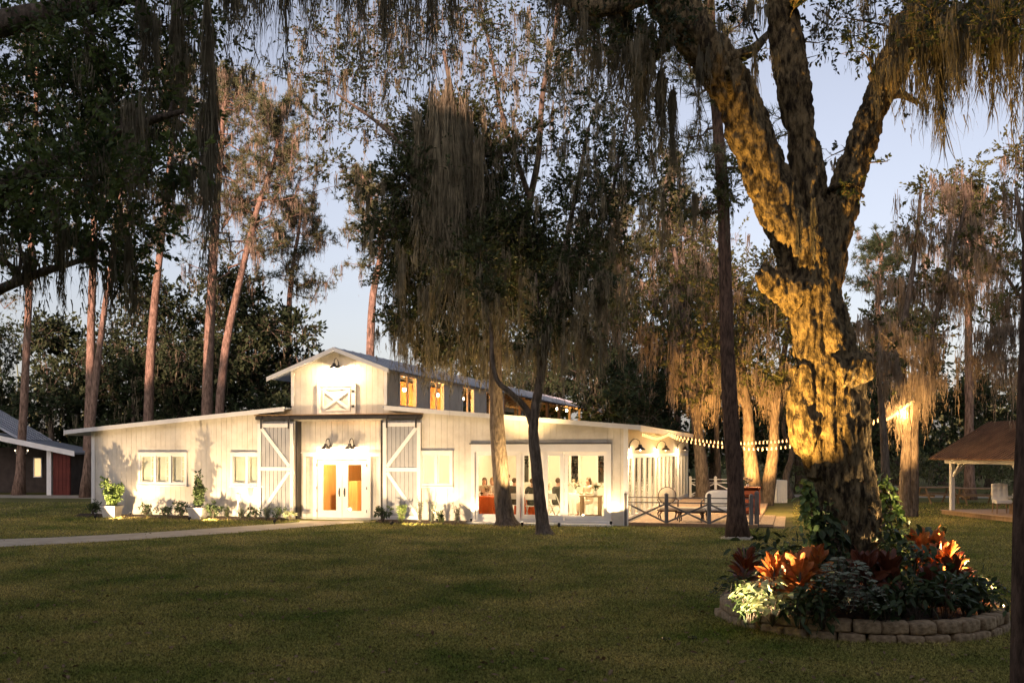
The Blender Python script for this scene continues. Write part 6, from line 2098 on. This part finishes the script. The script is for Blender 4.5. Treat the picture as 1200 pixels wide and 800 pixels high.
def bed_plant(name, label, px, py, Y, kind, m, s=1.0, cat='plant'):
    p = P(px, py, Y)
    gz = 0.2
    h = max(0.16, p[2] - gz) * (1.25 if kind == 'bush' else 1.1)
    root = thing(name, label, cat, (p[0], p[1], gz), RNG.random() * 6, 'plants in the oak bed')
    lm, sm = MB(), MB()
    if kind == 'croton':
        n = 46
        a = RNG.random(n) * 6.28
        f = RNG.random(n) ** 0.8
        z = h * (0.35 + 0.65 * f)
        C = np.stack([np.cos(a) * 0.04, np.sin(a) * 0.04, z - 0.08], -1)
        D = np.stack([np.cos(a) * (1.05 - 0.7 * f), np.sin(a) * (1.05 - 0.7 * f), 0.35 + 0.75 * f], -1)
        blades(lm, C, D, s * (0.26 + 0.12 * RNG.random(n)), s * (0.085 + 0.035 * RNG.random(n)), 0.3, 0.12)
        sm.tube([(0, 0, -0.05), (0.01, 0, h * 0.9)], 0.014, 6)
    elif kind == 'caladium':
        n = 60
        a = RNG.random(n) * 6.28
        r = 0.22 * s * np.sqrt(RNG.random(n))
        C = np.stack([np.cos(a) * r, np.sin(a) * r, h * (0.4 + 0.6 * RNG.random(n))], -1)
        D = np.stack([np.cos(a), np.sin(a), -0.1 + 0.4 * RNG.random(n)], -1)
        blades(lm, C, D, s * (0.10 + 0.07 * RNG.random(n)), s * (0.08 + 0.04 * RNG.random(n)), 0.4, 0.1)
        for i in range(0, n, 3):
            sm.tube([(0, 0, -0.05), C[i] * [0.6, 0.6, 0.6], C[i]], 0.005, 4)
    elif kind == 'fern':
        for i in range(16):
            a = i * 0.39 + RNG.random() * 0.3
            l = s * (0.32 + 0.14 * RNG.random())
            d = np.array([math.cos(a), math.sin(a), 0])
            c = curve([(0, 0, h * 0.35), d * l * 0.45 + [0, 0, h * (0.8 + 0.3 * RNG.random())], d * l + [0, 0, h * 0.55]], 12)
            sm.tube(c, 0.005, 4)
            for j in range(2, 12):
                ld = np.array([-d[1], d[0], 0.15])
                k = 0.11 * s * (1 - 0.6 * abs(j - 5) / 7)
                blades(lm, np.array([c[j], c[j]]), np.array([ld + d * 0.5, -ld * [1, 1, -1] + d * 0.5]), k, 0.032 * s, 0.2, 0.05)
    else:
        for i in range(8):
            a = RNG.random() * 6.28
            e = np.array([math.cos(a) * 0.22 * s * RNG.random(), math.sin(a) * 0.22 * s * RNG.random(), h * (0.5 + 0.5 * RNG.random())])
            sm.tube(curve([(e[0] * 0.2, e[1] * 0.2, -0.05), e * [0.6, 0.6, 0.5], e], 5), 0.007, 4)
            k = 16
            C = e + RNG.normal(size=(k, 3)) * 0.09 * s
            C[:, 2] = np.clip(C[:, 2], 0.02, None)
            blades(lm, C, rand_unit(k) + [0, 0, 0.25], s * (0.09 + 0.06 * RNG.random(k)), s * 0.05, 0.3, 0.08)
    sm.build('stem', M['bark'], root, True)
    lm.build('leaves', M[m], root, False)
    return root
BP = [
    ('caladium_plant', 'pale green leaved plant low at the left of the bed by the spotlight', 890, 680, 12.95, 'caladium', 'caladium', 1.15),
    ('caladium_plant', 'creamy spotted plant behind the peach lit leaves', 912, 652, 14.0, 'caladium', 'caladium', 1.3),
    ('caladium_plant', 'small pale plant at the bed edge under the peach lit croton', 905, 698, 12.75, 'caladium', 'caladium', 0.9),
    ('croton_plant', 'croton with peach bright leaves nearest the left spotlight', 908, 660, 13.15, 'croton', 'croton', 1.1),
    ('croton_plant', 'largest flame orange croton at the front of the bed', 937, 664, 12.95, 'croton', 'croton', 1.2),
    ('croton_plant', 'dull orange croton leaning on the dark vine leaves', 957, 652, 13.4, 'croton', 'croton', 1.0),
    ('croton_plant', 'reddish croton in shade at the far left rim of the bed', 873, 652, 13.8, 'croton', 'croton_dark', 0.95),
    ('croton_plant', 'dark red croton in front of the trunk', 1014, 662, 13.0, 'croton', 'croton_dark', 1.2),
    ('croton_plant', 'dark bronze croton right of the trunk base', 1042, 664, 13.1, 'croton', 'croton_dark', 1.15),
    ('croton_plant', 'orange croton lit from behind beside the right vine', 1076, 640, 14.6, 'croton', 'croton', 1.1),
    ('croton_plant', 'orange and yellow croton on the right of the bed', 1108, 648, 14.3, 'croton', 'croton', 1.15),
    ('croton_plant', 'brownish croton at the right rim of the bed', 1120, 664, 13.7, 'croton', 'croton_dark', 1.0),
    ('fern_plant', 'silvery fern hanging over the stones before the trunk', 985, 668, 12.75, 'fern', 'silver', 1.15),
    ('fern_plant', 'second silvery fern lower at the stone edge', 1010, 694, 12.62, 'fern', 'silver', 0.95),
    ('fern_plant', 'dark green fern at the right rim of the bed', 1142, 678, 13.6, 'fern', 'bedgreen', 1.0),
    ('fern_plant', 'dark green fern at the left rim of the bed', 866, 682, 13.4, 'fern', 'bedgreen', 0.95),
    ('leafy_plant', 'dark leafy plant at the left front of the bed', 880, 704, 12.9, 'bush', 'bedgreen', 1.1),
    ('leafy_plant', 'dark leafy plant under the flame orange croton', 940, 708, 12.6, 'bush', 'bedgreen', 1.1),
    ('leafy_plant', 'dark plant between the flame croton and the silvery fern', 965, 704, 12.6, 'bush', 'bedgreen', 1.1),
    ('leafy_plant', 'dark leafy plant under the dark red crotons', 1040, 704, 12.6, 'bush', 'bedgreen', 1.2),
    ('leafy_plant', 'dark leafy plant in front of the brownish croton', 1075, 698, 12.75, 'bush', 'bedgreen', 1.25),
    ('leafy_plant', 'dark shiny plant at the right front of the bed', 1108, 694, 13.0, 'bush', 'bedgreen', 1.25),
    ('leafy_plant', 'dark plant filling the bed behind the orange crotons', 1090, 650, 14.9, 'bush', 'bedgreen', 1.3),
    ('leafy_plant', 'light green plant drooping over the right end stones', 1148, 700, 13.4, 'bush', 'shrub', 1.1),
    ('leafy_plant', 'dark plant behind the reddish croton at the left', 890, 648, 14.6, 'bush', 'bedgreen', 1.3),
    ('leafy_plant', 'green plant hugging the trunk foot on the right', 1048, 642, 14.2, 'bush', 'bedgreen', 1.3),
    ('leafy_plant', 'dark plant filling the gap between silvery fern and dark red croton', 1000, 672, 13.2, 'bush', 'bedgreen', 1.3),
    ('leafy_plant', 'dark plant behind the flame orange croton', 930, 650, 13.7, 'bush', 'bedgreen', 1.4),
    ('leafy_plant', 'dark plant behind the bronze croton at the right of the trunk', 1062, 655, 13.6, 'bush', 'bedgreen', 1.4),
    ('leafy_plant', 'dark glossy plant between the orange crotons and the right rim', 1132, 684, 13.35, 'bush', 'bedgreen', 1.3),
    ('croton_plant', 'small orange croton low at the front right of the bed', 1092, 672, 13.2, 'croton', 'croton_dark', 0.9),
    ('croton_plant', 'yellowish croton at the top of the plants right of the vine', 1090, 634, 14.9, 'croton', 'croton', 1.1),
]
for a in BP:
    bed_plant(*a)

def trunk_vine(label, path, r, n, L, m):
    """Vine on the trunk: leaves packed along a path of (px, py, depth offset, spread)."""
    pts = curve([np.append(P(a[0], a[1], OY + a[2]), a[3]).tolist() for a in path], 40)
    base_ = pts[0][:3]
    root = thing('climbing_vine', label, 'vine', base_, 0)
    sm, lm = MB(), MB()
    for k in range(3):
        sm.tube(pts[:, :3] - base_ + RNG.normal(size=(40, 3)) * 0.02 + RNG.normal(size=3) * 0.04, 0.012, 5)
    i = RNG.integers(0, 40, n)
    C = pts[i, :3] - base_ + RNG.normal(size=(n, 3)) * pts[i, 3:4] * [1, 0.6, 1]
    D = rand_unit(n) * 0.7 + np.array([0, -0.35, -0.55])
    blades(lm, C, D, L * (0.7 + 0.6 * RNG.random(n)), L * 0.75, 0.25, 0.12)
    sm.build('stem', M['bark'], root, True)
    lm.build('leaves', M[m], root)
trunk_vine('bright edged vine climbing the left side of the big oak', [(966, 668, -0.75, 0.10), (956, 625, -0.62, 0.11), (948, 590, -0.5, 0.08), (944, 566, -0.42, 0.04)], 0.1, 230, 0.10, 'leaf_vine')
trunk_vine('dark broad leaved vine over the front foot of the big oak', [(985, 655, -0.85, 0.12), (972, 620, -0.75, 0.12), (962, 595, -0.65, 0.06)], 0.1, 130, 0.13, 'bedgreen')
trunk_vine('bright pale vine climbing the right side of the big oak', [(1046, 655, 0.0, 0.10), (1046, 620, 0.0, 0.09), (1043, 590, 0.05, 0.08), (1036, 560, 0.05, 0.05)], 0.1, 200, 0.10, 'leaf_vine')

# ------------------------------------------------------------------ grass blades and fallen leaves
NB = 740000
y = 8.2 / (1 - RNG.random(NB) * (1 - 8.2 / 46.0))
x = (RNG.random(NB) * 2 - 1) * (0.56 * y + 2.2)
py = HY + H * F / y
pxl = 600 + x / y * F
lo_, hi_ = PATH_Y(pxl)
ok = ~((py < lo_ + 0.4) & (py > hi_ - 0.4) & (pxl < 442))
ok &= ((x - BCX) / (BRX + 0.12)) ** 2 + ((y - BCY) / (BRY + 0.12)) ** 2 > 1
bt = (x - C0[0]) * DX[0] + (y - C0[1]) * DX[1]
bu = (x - C0[0]) * BX[0] + (y - C0[1]) * BX[1]
ok &= ~((bu > -1.0) & (bt > -10.4) & (bt < 5.2)) & ~((bu > -0.6) & (bt > 5.1) & (bt < 10.2)) & ~((bu > -0.15) & (bt > 10.1) & (bt < 15.2))
ok &= ~((x > 16.2) & (y > 32.0) & (y < 38.2))
x, y = x[ok], y[ok]
m = len(x)
hgt = (0.022 + 0.035 * RNG.random(m)) * (0.75 + 0.028 * y)
wd_ = (0.0035 + 0.003 * RNG.random(m)) * (0.55 + 0.055 * y)
a = RNG.random(m) * 6.28
ln = RNG.normal(size=(m, 2)) * 0.75
B0 = np.stack([x, y, np.full(m, -0.002)], -1)
sd = np.stack([np.cos(a) * wd_, np.sin(a) * wd_, np.zeros(m)], -1)
tip = B0 + np.stack([ln[:, 0] * hgt, ln[:, 1] * hgt, hgt], -1)
gm = MB()
gm.add(np.stack([B0 - sd, B0 + sd, tip], 1).reshape(-1, 3), None, np.arange(m * 3).reshape(-1, 3))
tag(gm.build('grass', M['grass']), kind='stuff')
nl = 900
y = 9.8 / (1 - RNG.random(nl) * (1 - 9.8 / 30.0))
x = (RNG.random(nl) * 2 - 1) * (0.54 * y + 0.4)
ok = ((x - BCX) / (BRX + 0.2)) ** 2 + ((y - BCY) / (BRY + 0.2)) ** 2 > 1
C = np.stack([x, y, 0.028 + 0.02 * RNG.random(nl)], -1)[ok]
D = rand_unit(len(C)) * [1, 1, 0.35]
lm = MB()
blades(lm, C, D, 0.045 + 0.06 * RNG.random(len(C)), 0.03 + 0.025 * RNG.random(len(C)), 0.1, 0.15)
tag(lm.build('fallen_leaves', M['litter']), kind='stuff')
